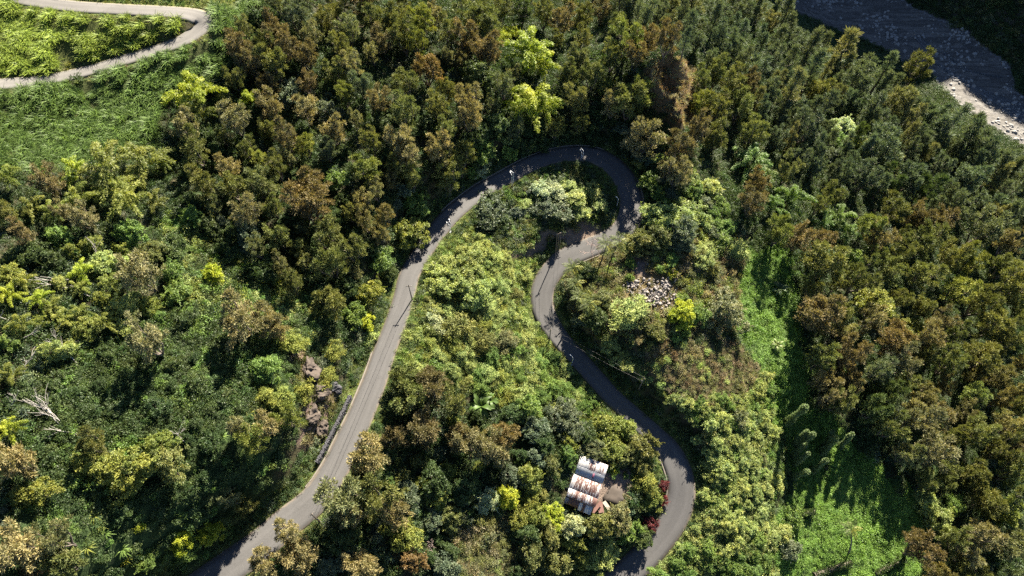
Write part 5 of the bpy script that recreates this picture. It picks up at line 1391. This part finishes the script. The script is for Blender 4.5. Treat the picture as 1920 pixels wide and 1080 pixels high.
# sugar cane, a crop in loose rows
x, y, z, rdv, tdv, zz, r = jitter_grid(1.5, 52)
k = np.isin(zz, ['cane_upper', 'cane_lower']) & (tdv > .9) & (rdv > 1)
gap = fbm(x / 2.6, y / 2.6, 61, 2) ; cl = fbm(x / 11, y / 11, 62, 3)
k &= ~((zz == 'cane_upper') & (gap > .68)) & ~(gap < .3)
n = int(k.sum())
up_ = (zz[k] == 'cane_upper')
sc = r.uniform(.75, 1.2, n) * (.72 + .55 * cl[k]); hz_ = sc * (.35 + 1.5 * gap[k])
v_ = (.72 + .6 * fbm(x[k] / 7, y[k] / 7, 66, 3))[:, None] * r.uniform(.85, 1.15, (n, 1))
t = np.where(up_[:, None], np.array([.205, .265, .05]), np.array([.100, .158, .042])) * v_  # slope shade of the lower field is put into its darker tint
scatter('sugarcane', proto_col('cane_pieces', CANE), np.stack([x, y, z], 1)[k], np.stack([sc, sc, hz_], 1), r.uniform(0, 6.28, n), r.integers(0, 5, n), t)
NC = n
# river stones
r = np.random.default_rng(53)
rpx = np.array(Z['riverbed'])
ppx = r.uniform(1440, 2000, 9000); ppy = r.uniform(-40, 330, 9000)
k = inpoly(ppx, ppy, Z['riverbed']); ppx, ppy = ppx[k], ppy[k]
x, y, z, _ = hit(ppx, ppy); k = (z > -62) & (z < -55)
x, y, z = x[k], y[k], z[k]; n = len(x)
cl = fbm(x / 12, y / 12, 64, 3); k = r.random(n) < smooth(.35, .7, cl); x, y, z = x[k], y[k], z[k]; n = len(x)
sc = .45 + 1.9 * r.random(n) ** 3
scatter('river_stones', proto_col('stone_pieces', GREYS), np.stack([x, y, z + .1], 1), np.stack([sc, sc, sc], 1), r.uniform(0, 6.28, n), r.integers(0, 5, n), np.ones((n, 3)))
# far bank bushes
k = (dist_b > 2) & (dist_b < 60) & (side > -90) & (side < 190) & (rng.random(len(fx)) < .35)
n = int(k.sum()); sc = rng.uniform(.8, 2.2, n)
scatter('far_bank_scrub', LOWC, np.stack([fx, fy, fz], 1)[k], np.stack([sc, sc, sc], 1), rng.uniform(0, 6.28, n), rng.integers(0, 5, n), tints('DAOk', n, rng))
# shallow channels in the riverbed
def channel(pp, w0, dz, name, label):
    X_, Y_, Z_, _ = hit([p[0] for p in pp], [p[1] for p in pp])
    L, s_ = spline(np.stack([X_, Y_, Z_, np.array([p[2] for p in pp])], 1), 2.0)
    T = norm(np.gradient(L[:, :2], axis=0)); Nn = np.stack([-T[:, 1], T[:, 0]], 1)
    wv = L[:, 3] * (.6 + .8 * vnoise(s_ * .12, s_ * 0, 5)) / 2
    zz_ = hgt(L[:, 0], L[:, 1]) + dz
    V = np.stack([np.stack([L[:, 0] + Nn[:, 0] * wv * q, L[:, 1] + Nn[:, 1] * wv * q, np.maximum(hgt(L[:, 0] + Nn[:, 0] * wv * q, L[:, 1] + Nn[:, 1] * wv * q), zz_ - .15) + dz], 1) for q in (-1, -.5, 0, .5, 1)], 1)
    n = len(L); ii = np.arange(n * 5).reshape(n, 5)
    obj(name, mesh_np(name, V.reshape(-1, 3), np.stack([ii[:-1, :-1], ii[1:, :-1], ii[1:, 1:], ii[:-1, 1:]], -1).reshape(-1, 4), M['water'], None, True), kind='structure')
channel([(1715, 68, 2.0), (1736, 85, 4.5), (1740, 108, 3.5), (1765, 125, 2.5), (1800, 150, 3), (1840, 172, 4), (1875, 190, 7), (1920, 215, 9), (1980, 250, 9)], 3, .12, 'stream', '')
channel([(1770, 100, 1.0), (1810, 130, 1.5), (1845, 140, 1.2), (1880, 145, 1.2)], 1, .12, 'stream', '')

# ------------------------------------------------------------------ labels that single each plant out
ORD = ['first', 'second', 'third', 'fourth', 'fifth', 'sixth', 'seventh', 'eighth', 'ninth', 'tenth', 'eleventh', 'twelfth', 'thirteenth', 'fourteenth', 'fifteenth', 'sixteenth', 'seventeenth', 'eighteenth', 'nineteenth', 'twentieth']
from collections import defaultdict
by = defaultdict(list)
for e, head, rel, px, py in PEND: by[head + ' ' + rel].append((px, py, e))
def put_label(e, lab, extra=''):
    t = lab + (', ' + extra if extra else '')
    if len(t.replace('-', '').split()) > 15 or len(t.split()) + t.count('-') * 0 > 16:
        t = t.replace('above and right of', 'upper right of').replace('above and left of', 'upper left of').replace('below and right of', 'lower right of').replace('below and left of', 'lower left of')
    if len(t.split()) > 16: t = t.replace(' of the photo', '').replace('mid-sized ', '').replace(' of the wood', '')
    if len(t.split()) > 16: t = t.replace('the ', '')
    if len(t.split()) > 16: t = t.replace(' wooded', '').replace(' hairpin', '').replace(' straw-green', '')
    e['label'] = t
for lab, v in by.items():
    if len(v) == 1: put_label(v[0][2], lab); continue
    v.sort(key=lambda q: q[0])
    if len(v) == 2:
        if abs(v[0][1] - v[1][1]) > abs(v[0][0] - v[1][0]):
            v.sort(key=lambda q: q[1]); ws = ['upper one', 'lower one']
        else: ws = ['left one', 'right one']
        for w_, q in zip(ws, v): put_label(q[2], lab, w_)
    else:
        for i, q in enumerate(v): put_label(q[2], lab, ORD[i] + ' from left' if i < len(v) - 1 else 'rightmost')
print('stuff', NU, NC, n, 'labels', max(len(v) for v in by.values()), max(len(l.split()) for l in by))
